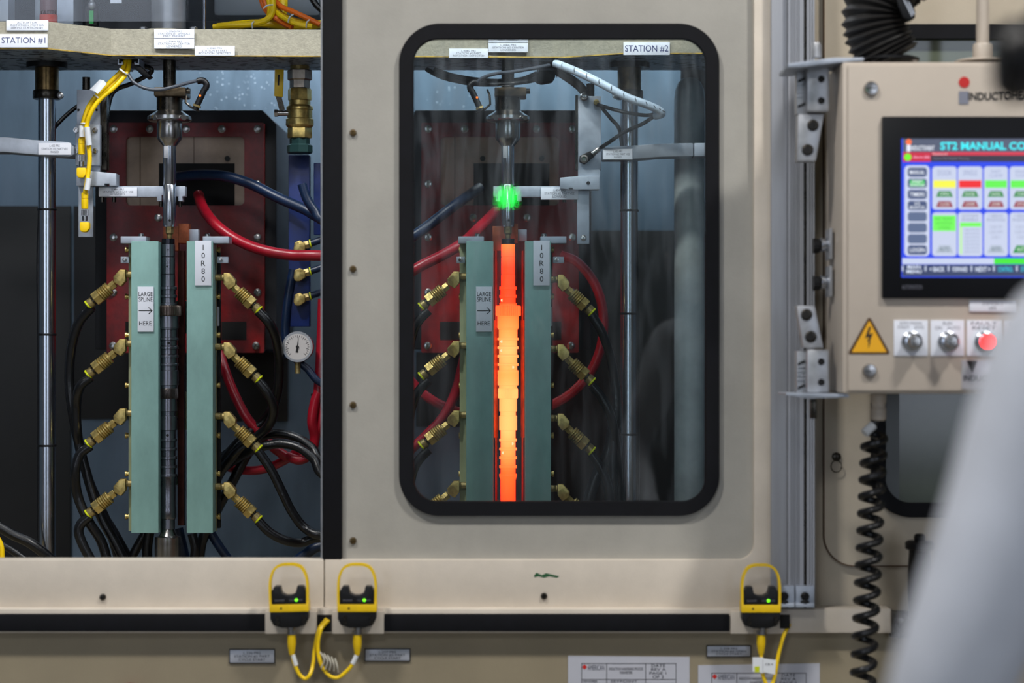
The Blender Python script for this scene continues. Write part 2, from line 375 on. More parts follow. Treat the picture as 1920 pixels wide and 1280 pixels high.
# ------------------------------------------------------------------ lower cabinet, guard beam, door
t = thing('lower_cabinet', (0, .05, 0), 'beige lower machine cabinet below the black edged guard beam', 'cabinet')
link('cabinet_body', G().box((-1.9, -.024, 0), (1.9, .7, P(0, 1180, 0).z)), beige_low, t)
for i, (x0, y0, x1, y1, tx) in enumerate([(431, 1218, 514, 1242, 'L.336 PRS\nSTATION #1 PART\nCYCLE START'), (685, 1217, 768, 1238, 'L.337 PRS\nSTATION #2 PART\nCYCLE START'),
                                          (1326, 1211, 1407, 1230, 'L.338 PRS\nSTATION #2 OPEN\nCYCLE START')]):
    q = plate(t, x0, y0, x1, y1, -.0265, tx, m=greyplate)
    link('dark_edge', G().ring(rrect(x0-1.5, y0-1.5, x1+1.5, y1+1.5, 1, 2), rrect(x0, y0, x1, y1, 1, 2), -.027, .003), black, q)
def doc(x0, y0, lab, tilt):
    s = link('document', G().prism([(x0, y0), (x0+228, y0+tilt), (x0+228, 1420), (x0, 1420)], .0255-.051, .0015), paper, None, label=lab, category='document')
    g = G()
    for a in range(7):
        yy = y0+14+[0, 30, 38, 46, 54, 62, 70][a]; g.bx(x0+25, yy, x0+202, yy+1.1, -.0258, .0003)
    for xx in (25, 72, 145, 202): g.bx(x0+xx, y0+14, x0+xx+1.1, y0+92, -.0258, .0003)
    g.text('INDUCTION HARDENING PROCESS\nPARAMETERS', x0+77, y0+22, x0+141, y0+34, -.0258, .0002)
    g.text('DATE\nREV A\nPAGE 1\nOF 2', x0+153, y0+16, x0+184, y0+42, -.0258, .0002)
    for r in range(4):
        g.text('ITEM NUMBER', x0+28, y0+46+r*8, x0+55, y0+50+r*8, -.0258, .0002); g.text('SETPOINT', x0+80, y0+46+r*8, x0+130, y0+50+r*8, -.0258, .0002)
    link('printed_table', g, ink, s)
    link('lettering', G().text('AMERICAN', x0+37, y0+17, x0+68, y0+27, -.0259, .0002), inkg, s)
    link('logo_mark', G().poly([P(x0+26, y0+21, -.0259), P(x0+31, y0+16, -.0259), P(x0+36, y0+21, -.0259), P(x0+31, y0+26, -.0259)], Vector((0, .0003, 0))), inkred, s)
doc(1065, 1229, 'printed process sheet taped to the lower cabinet, the higher of the two', 2)
doc(1309, 1247, 'printed process sheet on the lower cabinet below the last button, the lower of the two', -4)
solo('stop_button', G().lathe([(0.030, 0), (.034, .006), (.034, .02), (.026, .030), (.01, .034)], P(245, 1313, -.024), (0, -1, 0), 32), redp, 'red mushroom button, only its rounded top showing at the bottom edge', 'button')

# guard beam with its black safety edge
BY = -.045
t = thing('guard_beam', P(700, 1187, 0), 'long beige guard beam with black rubber safety edge under the machine door', 'beam')
link('beam_body', G().bx(-300, 1141, 1672, 1187, BY, .049, .004), beige, t)
link('safety_edge', G().bx(-300, 1151, 497, 1183.5, BY-.007, .009, .002), rubber, t)
link('safety_edge', G().bx(720, 1151, 1368, 1183.5, BY-.007, .009, .002), rubber, t)
for x0, x1 in ((497, 594), (623, 720), (1370, 1476)):
    link('mounting_plate', G().bx(x0, 1146, x1, 1188, BY-.009, .0105, .0015), beige, t)
link('recess', G().bx(595, 1152, 622, 1184, BY-.0015, .003), hole, t)
link('recess', G().bx(1463, 1152, 1481, 1178, BY-.012, .003), hole, t)

# sills and sliding door
t = thing('sill_rail', P(300, 1140, 0), 'beige sill rail below the open station 1 doorway', 'rail')
link('rail', G().bx(-300, 1049, 607.2, 1141, -.020, .045, .003), beige, t)
def screw(parent, px, py, d, r=.0055, m=steel, name='screw', sh=(0, 0, 0)):
    c = P(px, py, d)+Vector(sh)
    s = link(name, G().lathe([(r, 0), (r, r*.5), (r*.8, r*.85), (r*.45, r*.9), (r*.45, r*.35)], c, (0, -1, 0), 18), m, parent)
    return s
screw(t, 193, 1119, -.020, .0062, dsteel)
t = thing('sliding_door', P(1000, 1140, 0), 'beige sliding machine door with black framed window over station 2', 'door')
fr = [(608.8, 1049), (1384, 1049)] + [(1384+30*math.sin(a*PI/16), 1049-30+30*math.cos(a*PI/16)) for a in range(1, 9)] + [(1414, -250), (1446, -250), (1446, 1141), (608.8, 1141)]
link('door_frame', G().prism(fr, -.020, .045, .002), beige, t)
skin_d = -.004
out = rrect(640, -240, 1420, 1056, 1, 10); inn = rrect(756, 52, 1340, 960, 66, 10)
link('door_skin', G().ring(out, inn, skin_d, .003), doorpaint, t)
gk = link('window_gasket', G().ring(rrect(748, 44, 1349, 967, 76, 14), rrect(774, 72, 1324, 941, 46, 14), -.014, .022), rubber, t)
link('gasket_lip', G().ring(rrect(771, 69, 1327, 944, 49, 14), rrect(776, 74, 1322, 939, 44, 14), -.008, .006), black, gk)
link('window_pane', G().prism(rrect(765, 62, 1333, 951, 55, 8), 0.002, .0008), pane_m, t)
link('edge_seal', G().bx(604, -250, 641, 1049, -.018, .04, .004), rubber, t)
link('edge_strip', G().bx(601.5, -250, 604.5, 1049, .01, .004), alu, t)
for y in (249, 504, 759, 1013): screw(t, 662, y, skin_d, .0065, brownsteel, 'rivet')
screw(t, 1020, 1117, -.020, .0062, dsteel)
g = G(); z = [(1001, 1079), (1006, 1073), (1016, 1078), (1024, 1074), (1036, 1077), (1049, 1080), (1044, 1083), (1030, 1080), (1020, 1083), (1010, 1080), (1002, 1082)]
g.prism(z, -.0203, .0003); link('paint_mark', g, greenink, t)

# ------------------------------------------------------------------ touch sensors
def touch(px, py, lab, tilt=0):
    t = thing('touch_sensor', P(px, py+90, BY-.02), lab, 'sensor', 'touch sensors on the guard beam')
    d = BY-.045; c = Vector((px, py))
    X = lambda x, y, dd=d: P(px+x, py+y, dd)
    arc = [X(-37, 84), X(-37.5, 45), X(-35, 24), X(-27, 8), X(-14, 1), X(0, 0), X(14, 1), X(27, 8), X(35, 24), X(37.5, 45), X(37, 84)]
    # flat strap bent to a hoop
    pts = catmull(arc, 6); g = G(); w = Vector((0, .016, 0)); bm = g.bm
    cen = X(0, 45); L = [[], [], [], []]
    for p in pts:
        n = Vector((p.x-cen.x, 0, max(p.z-cen.z, 0))).normalized()*.0045
        for k, q in enumerate((p, p+w, p+w-n, p-n)): L[k].append(bm.verts.new(q))
    for i in range(len(pts)-1):
        for k in range(4): bm.faces.new((L[k][i], L[(k+1) % 4][i], L[(k+1) % 4][i+1], L[k][i+1]))
    for i in (0, -1): bm.faces.new([L[k][i] for k in range(4)])
    bmesh.ops.recalc_face_normals(bm, faces=bm.faces)
    link('guard_hoop', g, yel, t)
    h = link('housing', G().prism([(px+x, py+y) for x, y in [(-32, 80), (-32, 52), (-27, 43), (-16, 43), (-13, 56), (-5, 60), (5, 60), (13, 56), (16, 43), (27, 43), (32, 52), (32, 80)]], d+.002, .026, .0015), black, t)
    link('lettering', G().text('BANNER', px-26, py+67, px-8, py+71, d+.001, .0004).text('OUT PWR', px+1, py+67, px+26, py+71, d+.001, .0004), inkg, h)
    link('indicator', G().cyl(X(14, 69, d+.002), X(14, 69, d-.0002), .0027, 12), led_g, h)
    b = link('yellow_base', G().prism([(px+x, py+y) for x, y in [(-37, 72), (-33, 73), (-33, 77), (33, 77), (33, 73), (37, 72), (37, 91), (-37, 91)]], d-.001, .034, .001), yel, t)
    link('screw', G().cyl(X(-15, 84, d-.001), X(-15, 84, d-.002), .002, 8), brownink, b)
    lb = link('lower_body', G().prism([(px+x, py+y) for x, y in [(-36, 91), (36, 91), (36, 104), (30, 116), (14, 121), (-14, 121), (-30, 116), (-36, 104)]], d+.004, .032, .002), black, t)
    for sx in (-25, 25):
        for yy in (101, 110): link('bolt_head', G().lathe([(.004, 0), (.004, .003), (.002, .003)], X(sx+3, yy, d+.004), (0, -1, 0), 12), dsteel, lb)
    link('socket', G().lathe([(.0085, 0), (.0085, .006), (.007, .007), (.007, .016)], X(3, 116, d+.018), (0, 0, -1), 16), steel, t)
    for v in [o for o in [t]]:
        v.rotation_euler = (0, math.radians(tilt), 0)
    return t
touch(542, 1056, 'yellow hooped black touch sensor furthest along the beam from the aluminium post', -1.2)
touch(669, 1056, 'yellow hooped touch sensor just beside the black door edge seal, cable looping back')
touch(1427, 1057, 'yellow hooped touch sensor next to the aluminium post')
def sensor_cable(px, py, path, lab, tags=()):
    d = BY-.025
    t = thing('sensor_cable', P(px, py, d), lab, 'cable', 'yellow sensor cables below the guard beam')
    link('plug', G().lathe([(.0062, 0), (.0082, .001), (.0082, .016), (.0075, .022), (.0055, .034), (.0042, .038)], P(px, py, d), (0, 0, -1), 16), yel, t)
    link('coupling_ring', G().star([(.0085, 0), (.0085, .007)], P(px, py, d)+Vector((0, 0, .007)), (0, 0, -1), 16, .0007), steel, t)
    link('cable', G().tube([P(x, y, dd) for x, y, dd in path], .0036, 10), yelc, t)
    for (x0, y0, x1, y1, dd) in tags: link('cable_marker', G().cyl(P(x0, y0, dd), P(x1, y1, dd), .0045, 10), clearw, t)
    return t
e = BY-.025
sensor_cable(547, 1189, [(547, 1222, e), (551, 1240, e), (560, 1262, e), (572, 1272, e), (581, 1264, e), (587, 1245, e+.01), (590, 1215, e+.012), (598, 1180, e+.012), (612, 1160, BY)],
             'yellow cable hanging from the touch sensor furthest from the aluminium post', [(550, 1228, e), (555, 1248, e)][:0] or [(549, 1227, 555, 1247, e)])
sensor_cable(670, 1189, [(670, 1222, e), (664, 1240, e), (650, 1258, e), (632, 1270, e), (615, 1264, e), (601, 1242, e+.006), (596, 1210, e+.008), (602, 1180, e+.01), (616, 1163, BY)],
             'yellow cable hanging from the touch sensor beside the door seal', [(669, 1228, 661, 1244, e)])
sensor_cable(1427, 1189, [(1427, 1222, e), (1428, 1245, e), (1432, 1270, e), (1442, 1290, e), (1452, 1270, e+.004), (1458, 1235, e+.008), (1468, 1195, e+.01), (1480, 1170, BY)],
             'yellow cable under the touch sensor beside the aluminium post, with white paper flag')
g = G().prism([(1411, 1232), (1431, 1232), (1431, 1262), (1411, 1258)], e-.006, .001).prism([(1431, 1234), (1455, 1237), (1453, 1264), (1431, 1260)], e-.008, .001)
w = solo('cable_flag', g, clearw, 'white paper identification flag wrapped on the yellow cable beside the post', 'tag')
link('lettering', G().text('CB 4', 1435, 1243, 1449, 1247, e-.008, .0003), ink, w)
link('green_mark', G().bx(1415, 1249, 1424, 1260, e-.0065, .0004), yelg, w)
g = G()
for k in range(5): g.tube([P(600+k*7, 1222+k*3, e-.004), P(608+k*6, 1236+k*3, e-.009), P(602+k*8, 1252+k*2, e-.005)], .0016, 6)
solo('tie_bundle', g, mat('translucent_ties', (190, 186, 172), .3), 'bundle of clear plastic cable ties between the two adjacent yellow cables', 'cable tie')

# ------------------------------------------------------------------ aluminium post
t = thing('extrusion_post', P(1486, 1140, -.05), 'tall ribbed aluminium extrusion post beside the sliding door', 'post')
EY = -.052
g = G().bx(1446.5, -300, 1476, 1140, EY+.012, .05, .001)
link('side_extrusion', g, extr, t)
def extrusion(x0, x1, slots):
    pts = [(x0, 0)]; 
    for s0, s1 in slots: pts += [(s0, 0), (s0, 1), (s1, 1), (s1, 0)]
    pts += [(x1, 0)]
    zb, zt = P(0, 1140, EY).z, P(0, -300, EY).z; k = K(EY)
    poly = [Vector(((x-960)*k, EY+(.010 if f else 0), zb)) for x, f in pts] + [Vector(((x1-960)*k, EY+.06, zb)), Vector(((x0-960)*k, EY+.06, zb))]
    return G().poly(poly, Vector((0, 0, zt-zb)))
link('ribbed_extrusion', extrusion(1478, 1527.5, [(1483, 1484), (1486.5, 1487.5), (1490, 1491), (1494, 1495), (1497.5, 1498.5), (1507, 1513), (1518, 1519), (1522.5, 1523.5)]), extr, t)
link('slot_strip', G().bx(1476, -300, 1478.2, 1140, EY+.02, .02), hole, t)
link('slot_strip', G().bx(1507, -300, 1513, 1140, EY+.009, .002), dsteel, t)
for i, (x0, x1, bx_) in enumerate(((1464, 1490, 1470), (1492, 1527, 1509))):
    f = link('foot_bracket', G().bx(x0, 1098, x1, 1134, EY-.016, .016, .001).bx(x0, 1131, x1, 1138, EY-.034, .034, .001), alu_matte, t)
    link('bolt', G().lathe([(.0078, 0), (.0078, .005), (.005, .008), (.003, .008), (.003, .004)], P(bx_, 1117, EY-.016), (0, -1, 0), 18), black, f)
    link('bolt', G().lathe([(.0085, 0), (.008, .004), (.004, .007)], P(bx_, 1131, EY-.026), (0, 0, 1), 18), black, f)

# ------------------------------------------------------------------ right cabinet and its window
t = thing('side_cabinet', P(1750, 1140, .02), 'beige machine cabinet with second black framed window behind the control panel', 'cabinet')
link('cabinet_face', G().ring(rrect(1450, -350, 2300, 1143, 1, 12), rrect(1642, 52, 2176, 962, 68, 12), .016, .02), beige_cab, t)
link('cabinet_back', G().bx(1450, -350, 2300, 1143, .20, .02), beige_cab, t)
link('access_door', G().ring(rrect(1546, -340, 2270, 1060, (1, 1, 1, 56), 12), rrect(1642, 52, 2176, 962, 68, 12), .006, .012), beige_cab, t)
link('gap_shade', G().ring(rrect(1544, -342, 2272, 1062, (1, 1, 1, 58), 12), rrect(1546.2, -340, 2270, 1059.8, (1, 1, 1, 56), 12), .005, .013), brownink, t)  # dark strip standing in for the shade inside the door gap
link('window_gasket', G().ring(rrect(1634, 45, 2184, 970, 76, 14), rrect(1660, 72, 2158, 943, 50, 14), -.004, .018), rubber, t)
link('window_pane', G().prism(rrect(1650, 60, 2168, 950, 58, 8), .012, .003), greenglass, t)
link('window_edge_band', G().bx(1661, 74, 1686, 941, .008, .002), mat('smoked_band', (78, 84, 84), .3), t)
lk = link('lock', G().lathe([(.0085, 0), (.0085, .004), (.005, .006)], P(1568, 856, .006), (0, -1, 0), 18), dsteel, t)
ringp = [P(1568+10*math.cos(a*PI/10), 874+11*math.sin(a*PI/10), -.002) for a in range(20)]
link('lock_ring', G().tube(ringp+[ringp[0]], .0009, 8, smooth=False), dsteel, lk)
t = thing('rail_bracket', P(1688, 1195, -.05), 'dark metal bracket with one bolt at the end of the beige beam', 'bracket')
link('bracket_plate', G().bx(1672, 1145, 1712, 1196, BY-.010, .006, .003).bx(1672, 1145, 1678, 1196, BY-.008, .05, .002), dsteel, t)
screw(t, 1688, 1162, BY-.010, .006, steel)

# handle and coiled cable
t = thing('grip_handle', P(1725, 1145, -.1), 'black flanged grip handle standing behind the coiled cable', 'handle')
o = P(1724, 1160, -.10)
link('grip', G().lathe([(.020, 0), (.021, .02), (.022, .05), (.021, .09), (.019, .125), (.0195, .128)], o, (0, 0, 1), 28), black, t)
link('flange', G().lathe([(.0215, 0), (.026, .003), (.026, .014), (.022, .017)], o+Vector((0, 0, .126)), (0, 0, 1), 28), black, t)
link('cap', G().lathe([(.010, 0), (.0105, .009), (.008, .013), (.004, .014)], o+Vector((0, 0, .142)), (0, 0, 1), 20), black, t)
cy = -.19
pts = []; N = 21; 
for i in range(N*16+1):
    a = i/16; py = 806+a*30.5*(1+a*.0045); cx = 1640 - 22*min(1, (a/15.5))-(.02*a*a*.3)
    r = 20 if a > .4 else 20*(.5+a*1.25)
    pts.append(P(cx - r*math.cos(2*PI*a)*.98, py, cy) + Vector((0, .0185*math.sin(2*PI*a), 0)))
t = thing('coiled_cable', P(1640, 790, cy), 'black coiled cable hanging below the control panel', 'cable')
link('coil', G().tube(pts, .0066, 10, smooth=False), rubber_g, t)
link('cable_marker', G().cyl(P(1621, 812, cy-.012), P(1637, 797, cy-.006), .0085, 14), clearw, t)
link('lead', G().tube([P(1622, 812, cy-.004), P(1636, 798, cy), P(1645, 780, cy), P(1647, 760, cy)], .006, 10), rubber_g, t)

# ------------------------------------------------------------------ pendant control panel
PY = -.285
t = thing('control_panel', P(1830, 738, PY+.1), 'beige pendant control panel with lit touchscreen hung beside the post', 'control panel')
link('enclosure', G().bx(1579, 116, 2110, 738, PY, .19, .006), pendant_p, t)
link('front_lid', G().bx(1590, 122, 2100, 732, PY-.004, .006, .002), pendant_p, t)
PF = PY-.004
for x, y, r in ((1633, 166, .013), (1630, 695, .0125)):
    s = link('lid_screw', G().lathe([(r, 0), (r, .003), (r*.85, .006), (r*.2, .007)], P(x, y, PF), (0, -1, 0), 24), steel, t)
    link('slot', G().box(P(x, y, PF)+Vector((-r*.6, -.0075, -.001)), P(x, y, PF)+Vector((r*.6, -.0065, .001))), hole, s)
# logo
link('logo_dot', G().cyl(P(1808, 154, PF), P(1808, 154, PF-.001), .0096, 28), inkred, t)
link('logo_bar', G().bx(1798, 171, 1816, 195, PF-.001, .0012), mat('logo_grey', (132, 134, 146), .4, .3), t)
link('lettering', G().text('INDUCTOHEAT', 1815, 173, 1940, 188, PF, .0012, .02), ink, t)
# touchscreen
ts = link('touchscreen', G().bx(1654, 218, 2060, 559, PF-.009, .010, .003), mat('screen_bezel', (8, 9, 13), .35, spec=.25), t)
S = PF-.0092
def ui(name, x0, y0, x1, y1, col, k=1., lift=0., r=0, lab=None):
    g = G()
    if r: g.prism(rrect(x0, y0, x1, y1, r, 4), S-lift, .0003)
    else: g.bx(x0, y0, x1, y1, S-lift, .0003)
    return link(name, g, emit('ui_%d_%d_%d_%d' % (*col, int(k*100)), col, k), ts, label=lab)
def uit(txt, x0, y0, x1, y1, col, lift=.0008, k=1., off=.0):
    return link('lettering', G().text(txt, x0, y0, x1, y1, S-lift, .0001, off), emit('ui_%d_%d_%d_%d' % (*col, int(k*100)), col, k), ts)
ui('display', 1690, 260, 2016, 520, (22, 62, 235), 1.0)
ui('title_bar', 1693, 260, 2014, 285, (84, 92, 116), .9, .0003)
link('title_dot', G().cyl(P(1704, 266, S-.0004), P(1704, 266, S-.0008), .005, 18), emit('ui_logo', (255, 110, 50), 1.1), ts)
ui('title_stem', 1700, 271, 1707, 284, (235, 240, 255), 1., .0006)
uit('INDUCTOHEAT', 1708, 273, 1752, 282, (240, 244, 255), off=.02)
uit('ST2 MANUAL CONTROLS', 1763, 266, 2002, 281, (60, 236, 246), off=.03, k=1.1)
ui('alarm_bar', 1693, 285, 2014, 303, (52, 40, 62), .8, .0003); ui('alarm_bar', 1693, 285, 1745, 303, (206, 20, 56), 1., .0005); ui('alarm_bar', 1746, 285, 2014, 291, (220, 40, 66), 1., .0005)
link('status_dot', G().cyl(P(1702, 294.5, S-.0006), P(1702, 294.5, S-.0009), .0062, 18), emit('ui_dot', (110, 240, 20), 1.1), ts)
uit('Alarms (00)', 1712, 292, 1743, 298, (255, 200, 230)); uit('Password', 1749, 286.5, 1776, 290.5, (255, 220, 225)); uit('Station Part Reader Running', 1750, 294.5, 1817, 300, (150, 150, 166), k=.7)
ui('menu_column', 1696, 310, 1743, 480, (212, 220, 244), .95, .0003, 8)
for i in range(8):
    y = 314+i*20.8; c = (70, 86, 128) if i < 4 or i == 7 else (96, 112, 148)
    ui('menu_button', 1702, y, 1738, y+17.5, c, .9, .0005, 5)
    tx = ['MANUAL', 'PART\nSTATUS', 'TIMERS', 'SCR\nMONITOR', '', '', '', 'LOGIN'][i]
    if i == 1: ui('menu_highlight', 1706, y+2.5, 1734, y+14.5, (86, 210, 110), .9, .0006, 2)
    if tx: uit(tx, 1706, y+(5 if '\n' not in tx else 2.5), 1734, y+(12.5 if '\n' not in tx else 15), (240, 246, 255), off=.01)
cols = [(1748, 1794), (1796, 1842), (1845, 1890), (1893, 1939), (1941, 1986)]
heads = ['DOOR', 'SPINDLE', 'PART\nCLAMP', 'SPINDLE\nPOWER', 'QUENCH']
bars = [(244, 242, 66), (238, 20, 24), (96, 240, 72), (96, 240, 72), (96, 240, 72)]
for i, (a, b) in enumerate(cols):
    ui('status_tile', a, 312, b, 393, (206, 215, 240), .95, .0003, 6); ui('status_tile', a, 398, b, 480, (206, 215, 240), .95, .0003, 6)
    uit(heads[i], a+10, 319, b-10, 329 if '\n' not in heads[i] else 332, (150, 160, 196))
    ui('status_bar', a+2, 338, b-2, 352, bars[i], 1.05, .0005)
    for (y, c, tx) in ((358, (18, 140, 50), ['OPEN', 'RAISE', 'RAISE', 'START'][i % 4]), (377, (158, 30, 58), ['CLOSE', 'LOWER', 'LOWER', 'STOP'][i % 4])):
        g = G().prism([(a+12, y), (b-12, y), (b-7, y+11), (a+7, y+11)], S-.0005, .0003)
        link('tile_button', g, emit('ui_b%d' % y, c, .9), ts); uit(tx, a+14, y+2.5, b-14, y+8.5, (226, 240, 232))
g_ = (112, 244, 82)
ui('status_bar', 1749, 404, 1792, 433, g_, 1.05, .0005); uit('PART PRESENT\nIN POSITION\nLOWERED', 1754, 407, 1787, 430, (70, 200, 60))
ui('status_bar', 1800, 417, 1840, 425, g_, 1.05, .0005); ui('status_bar', 1800, 425, 1804, 476, (190, 246, 160), 1., .0005)
for k in range(7): uit('LINE STATUS', 1808, 429+k*6.8, 1836, 433+k*6.8, (140, 152, 182))
uit('SYSTEM\nENABLE', 1804, 402, 1834, 414, (130, 140, 170))
for a, b in cols[2:]:
    uit('I SERVO\nPOSITION', a+6, 402, b-6, 415, (130, 140, 170)); uit('0.000 MM\n0.000 RPM\n0.000 V', a+10, 422, b-10, 448, (168, 176, 200))
for i, (a, b) in enumerate(cols):
    if i == 1: continue
    c = (24, 150, 60) if i == 3 else (186, 198, 216)
    link('tile_button', G().prism([(a+13, 460), (b-13, 460), (b-6, 474), (a+6, 474)], S-.0005, .0003), emit('ui_c%d' % (i == 3), c, .9), ts); uit('AUTO', a+14, 463, b-14, 471, (70, 96, 100) if i != 3 else (230, 250, 230))
ui('message_bar', 1692, 484, 1864, 495, (206, 216, 244), .95, .0003); ui('message_bar', 1864, 484, 2014, 495, (60, 228, 40), 1.05, .0003)
ui('footer_bar', 1692, 496, 2014, 518, (52, 66, 110), .8, .0003)
for i, (x, tx) in enumerate([(1714, 'MAIN\nMENU'), (1757, '< BACK'), (1800, 'FORWARD'), (1843, 'NEXT >'), (1885, 'CONTROL'), (1928, 'STATION')]):
    c = (40, 200, 226) if i > 3 else (226, 236, 255)
    uit(tx, x-14, 500 if i else 497, x+14, 509 if i else 512, c, off=.02)
    ui('footer_divider', x-23, 498, x-20, 508, (206, 216, 240), .9, .0005)
link('maker_name', G().text('AUTOMATION', 1691, 534, 1729, 542, PF-.009, .0003), inkg, ts)
# label, sign, switches
plate(t, 1818, 563, 1904, 584, PF-.003, 'STATION 2\nHMI', (1842, 566, 1880, 581), white, inkg)
tri = [(1629.5, 597), (1667, 661), (1592, 661)]
wt = link('warning_sign', G().prism([(1630, 595.5), (1633, 597), (1668, 660), (1666.5, 663.5), (1592.5, 663.5), (1591, 660), (1627, 597)], PF-.001, .0012), brownink, t)
link('sign_face', G().prism([(1629.8, 601), (1662.5, 660), (1597, 660)], PF-.0015, .0006), amber, wt)
link('lightning_bolt', G().prism([(1629.5, 612), (1622, 634), (1630, 631), (1626, 640), (1629, 640), (1627.5, 654), (1632.5, 640), (1630.5, 640), (1637, 624), (1629, 627), (1633, 613)], PF-.002, .0006), ink, wt)
for i, (x0, x1, top) in enumerate(((1676, 1740, 'E/M MAN\nFAST   JOG'), (1745, 1808, 'RUN\nON    AUTO'), (1813, 1877, 'FAULT\nRESET'), (1882, 1945, 'STOP\nEND'))):
    pl = plate(t, x0, 600, x1, 667, PF-.002, top, (x0+8, 603, x1-8, 618), m=white, im=inkg)
    cx = (x0+x1)/2+1; o = P(cx, 640, PF-.002)
    kn = link('switch', G().lathe([(.0175, 0), (.0175, .004), (.0145, .006), (.0145, .013), (.016, .014), (.016, .018), (.0125, .020)], o, (0, -1, 0), 30), chrome, t)
    o2 = o+Vector((0, -.020, 0))
    if i == 2: link('lit_lens', G().lathe([(.013, 0), (.013, .009), (.010, .013), (.004, .0145)], o2, (0, -1, 0), 26), led_r, kn, label='glowing red lens')
    else: link('selector_knob', G().lathe([(.0115, 0), (.0105, .012), (.009, .014), (.003, .0145)], o2, (0, -1, 0), 24).box(o2+Vector((-.003, -.019, -.0095)), o2+Vector((.003, -.010, .0095)), .001), steel, kn)
nm = plate(t, 1803, 675, 1905, 729, PF-.001, None, m=mat('foil_nameplate', (196, 194, 200), .25, .4))
link('lettering', G().text('INDUCTOHEAT', 1806, 703, 1900, 714, PF-.001, .0005, .02).prism([(1812, 676), (1832, 676), (1823, 700)], PF-.0012, .0004), ink, nm)

# pendant mounting hardware
HX = PY+.02
def hinge_block(y0, y1, lab, slant, fy):
    t = thing('hinge_bracket', P(1530, (y0+y1)/2, HX+.05), lab, 'bracket', 'silver hinge brackets holding the control panel')
    b = link('hinge_body', G().bx(1513, y0, 1556, y1, HX+.03, .05, .006).bx(1494, y0+3, 1515, y1+4, HX+.055, .03, .002), alu, t)
    for yy in (y0+.28*(y1-y0), y0+.75*(y1-y0)): link('bolt_hole', G().cyl(P(1540, yy, HX+.032), P(1540, yy, HX+.029), .0062, 18), hole, b)
    for k in (.25, .8): link('slot', G().prism([(1496, y0+k*(y1-y0)+5), (1511, y0+k*(y1-y0)-2), (1511, y0+k*(y1-y0)+3), (1496, y0+k*(y1-y0)+10)], HX+.054, .003), hole, b)
    for k in range(4): link('fin', G().bx(1494, y0+30+k*8, 1513, y0+33+k*8, HX+.052, .004), alu, b)
    l = link('link_plate', G().prism(slant, HX+.040, .035, .002), alu, t)
    for x, y in fy: 
        h = link('bolt_hole', G().lathe([(.0105, 0), (.0105, .002), (.0075, .003)], P(x, y, HX+.041), (0, -1, 0), 20), dsteel, l)
        link('socket', G().cyl(P(x-1, y, HX+.039), P(x-1, y, HX+.0375), .0068, 16), hole, h)
hinge_block(124, 210, 'silver hinge bracket at the top of the control panel, above its slanted link', [(1497, 214), (1545, 214), (1530, 302), (1495, 302)], [(1524, 235), (1514, 281)])
hinge_block(655, 737, 'silver hinge bracket at the foot of the control panel, below its slanted link', [(1494, 573), (1528, 573), (1544, 652), (1506, 652)], [(1512, 590), (1520, 631)])
t = thing('mounting_arm', P(1550, 118, HX+.05), 'thin silver mounting plate above the top hinge with a round bolt', 'bracket')
link('arm_plate', G().prism([(1478, 119), (1562, 108), (1620, 108), (1620, 113), (1566, 118), (1500, 126), (1478, 126)], HX-.01, .13, .001), alu_matte, t)
link('bolt', G().lathe([(.009, 0), (.009, .02), (.007, .026), (.002, .028)], P(1531, 108, HX+.03), (0, 0, 1), 20), alu, t)
t = thing('mounting_arm', P(1530, 745, HX+.05), 'thin silver mounting plate under the lower hinge', 'bracket')
link('arm_plate', G().prism([(1474, 737), (1592, 739), (1592, 745), (1512, 747), (1474, 741)], HX-.01, .13, .001), alu_matte, t)
link('hook', G().bx(1519, 748, 1532, 785, HX+.03, .012, .003), dsteel, t)
for y, lab in ((459, 'chrome connector with black cap on the panel side, upper of the two'), (529, 'chrome connector with black cap on the panel side, lower of the two')):
    t = thing('panel_connector', P(1562, y, PY+.09), lab, 'connector', 'connectors on the control panel side')
    dd = PY+.085; sx = K(dd)
    link('flange', G().bx(1556, y-31, 1561.5, y+27, dd, .055, .001), alu, t)
    link('barrel', G().lathe([(.011, 0), (.013, .003), (.013, .007), (.0105, .008), (.0105, .011), (.013, .012), (.013, .017), (.010, .018)], P(1557, y, dd+.028), (-1, 0, 0), 22), chrome, t)
    link('black_cap', G().star([(.0125, 0), (.0135, .012)], P(1537, y+2, dd+.028), (-1, 0, 0), 14, .0008), black, t)
    link('nut', G().lathe([(.008, 0), (.0085, .008)], P(1562, y, dd+.028), (1, 0, 0), 6), alu, t)
# corrugated conduit on top
t = thing('corrugated_conduit', P(1655, 112, PY+.1), 'thick black corrugated conduit curving into the top of the control panel', 'conduit')
cd = PY+.085
cpath = catmull([P(1668, 114, cd), P(1656, 92, cd), P(1644, 62, cd), P(1640, 28, cd), P(1652, -6, cd), P(1676, -34, cd), P(1706, -55, cd)], 40)
n = len(cpath)
bm_g = G()
NR = 17
def rf(u):
    ph = (u*NR) % 1.0; return .052 + .0085*(1-abs(2*ph-1))**1.2 - .001
bm_g.tube(cpath, .05, 36, smooth=False, rfun=rf); link('bellows', bm_g, mat('bellows_rubber', (26, 25, 25), .5, noise=.2, nscale=60), t)
link('collar', G().lathe([(.058, 0), (.058, .004), (.052, .006)], P(1662, 115, cd), (0, 0, 1), 36), black, t)
for x in (1624, 1714): link('mount_bolt', G().lathe([(.006, 0), (.006, .006)], P(x, 117, cd-.02), (0, 0, 1), 6), pendant_p, t)
t = thing('hose_clamp', P(1690, 10, PY), 'black clamp with bright steel strips beside the corrugated conduit', 'clamp')
link('clamp_body', G().prism([(1672, -30), (1700, -30), (1717, 22), (1716, 34), (1706, 38), (1694, 34), (1684, 10)], PY+.02, .03, .003), black, t)
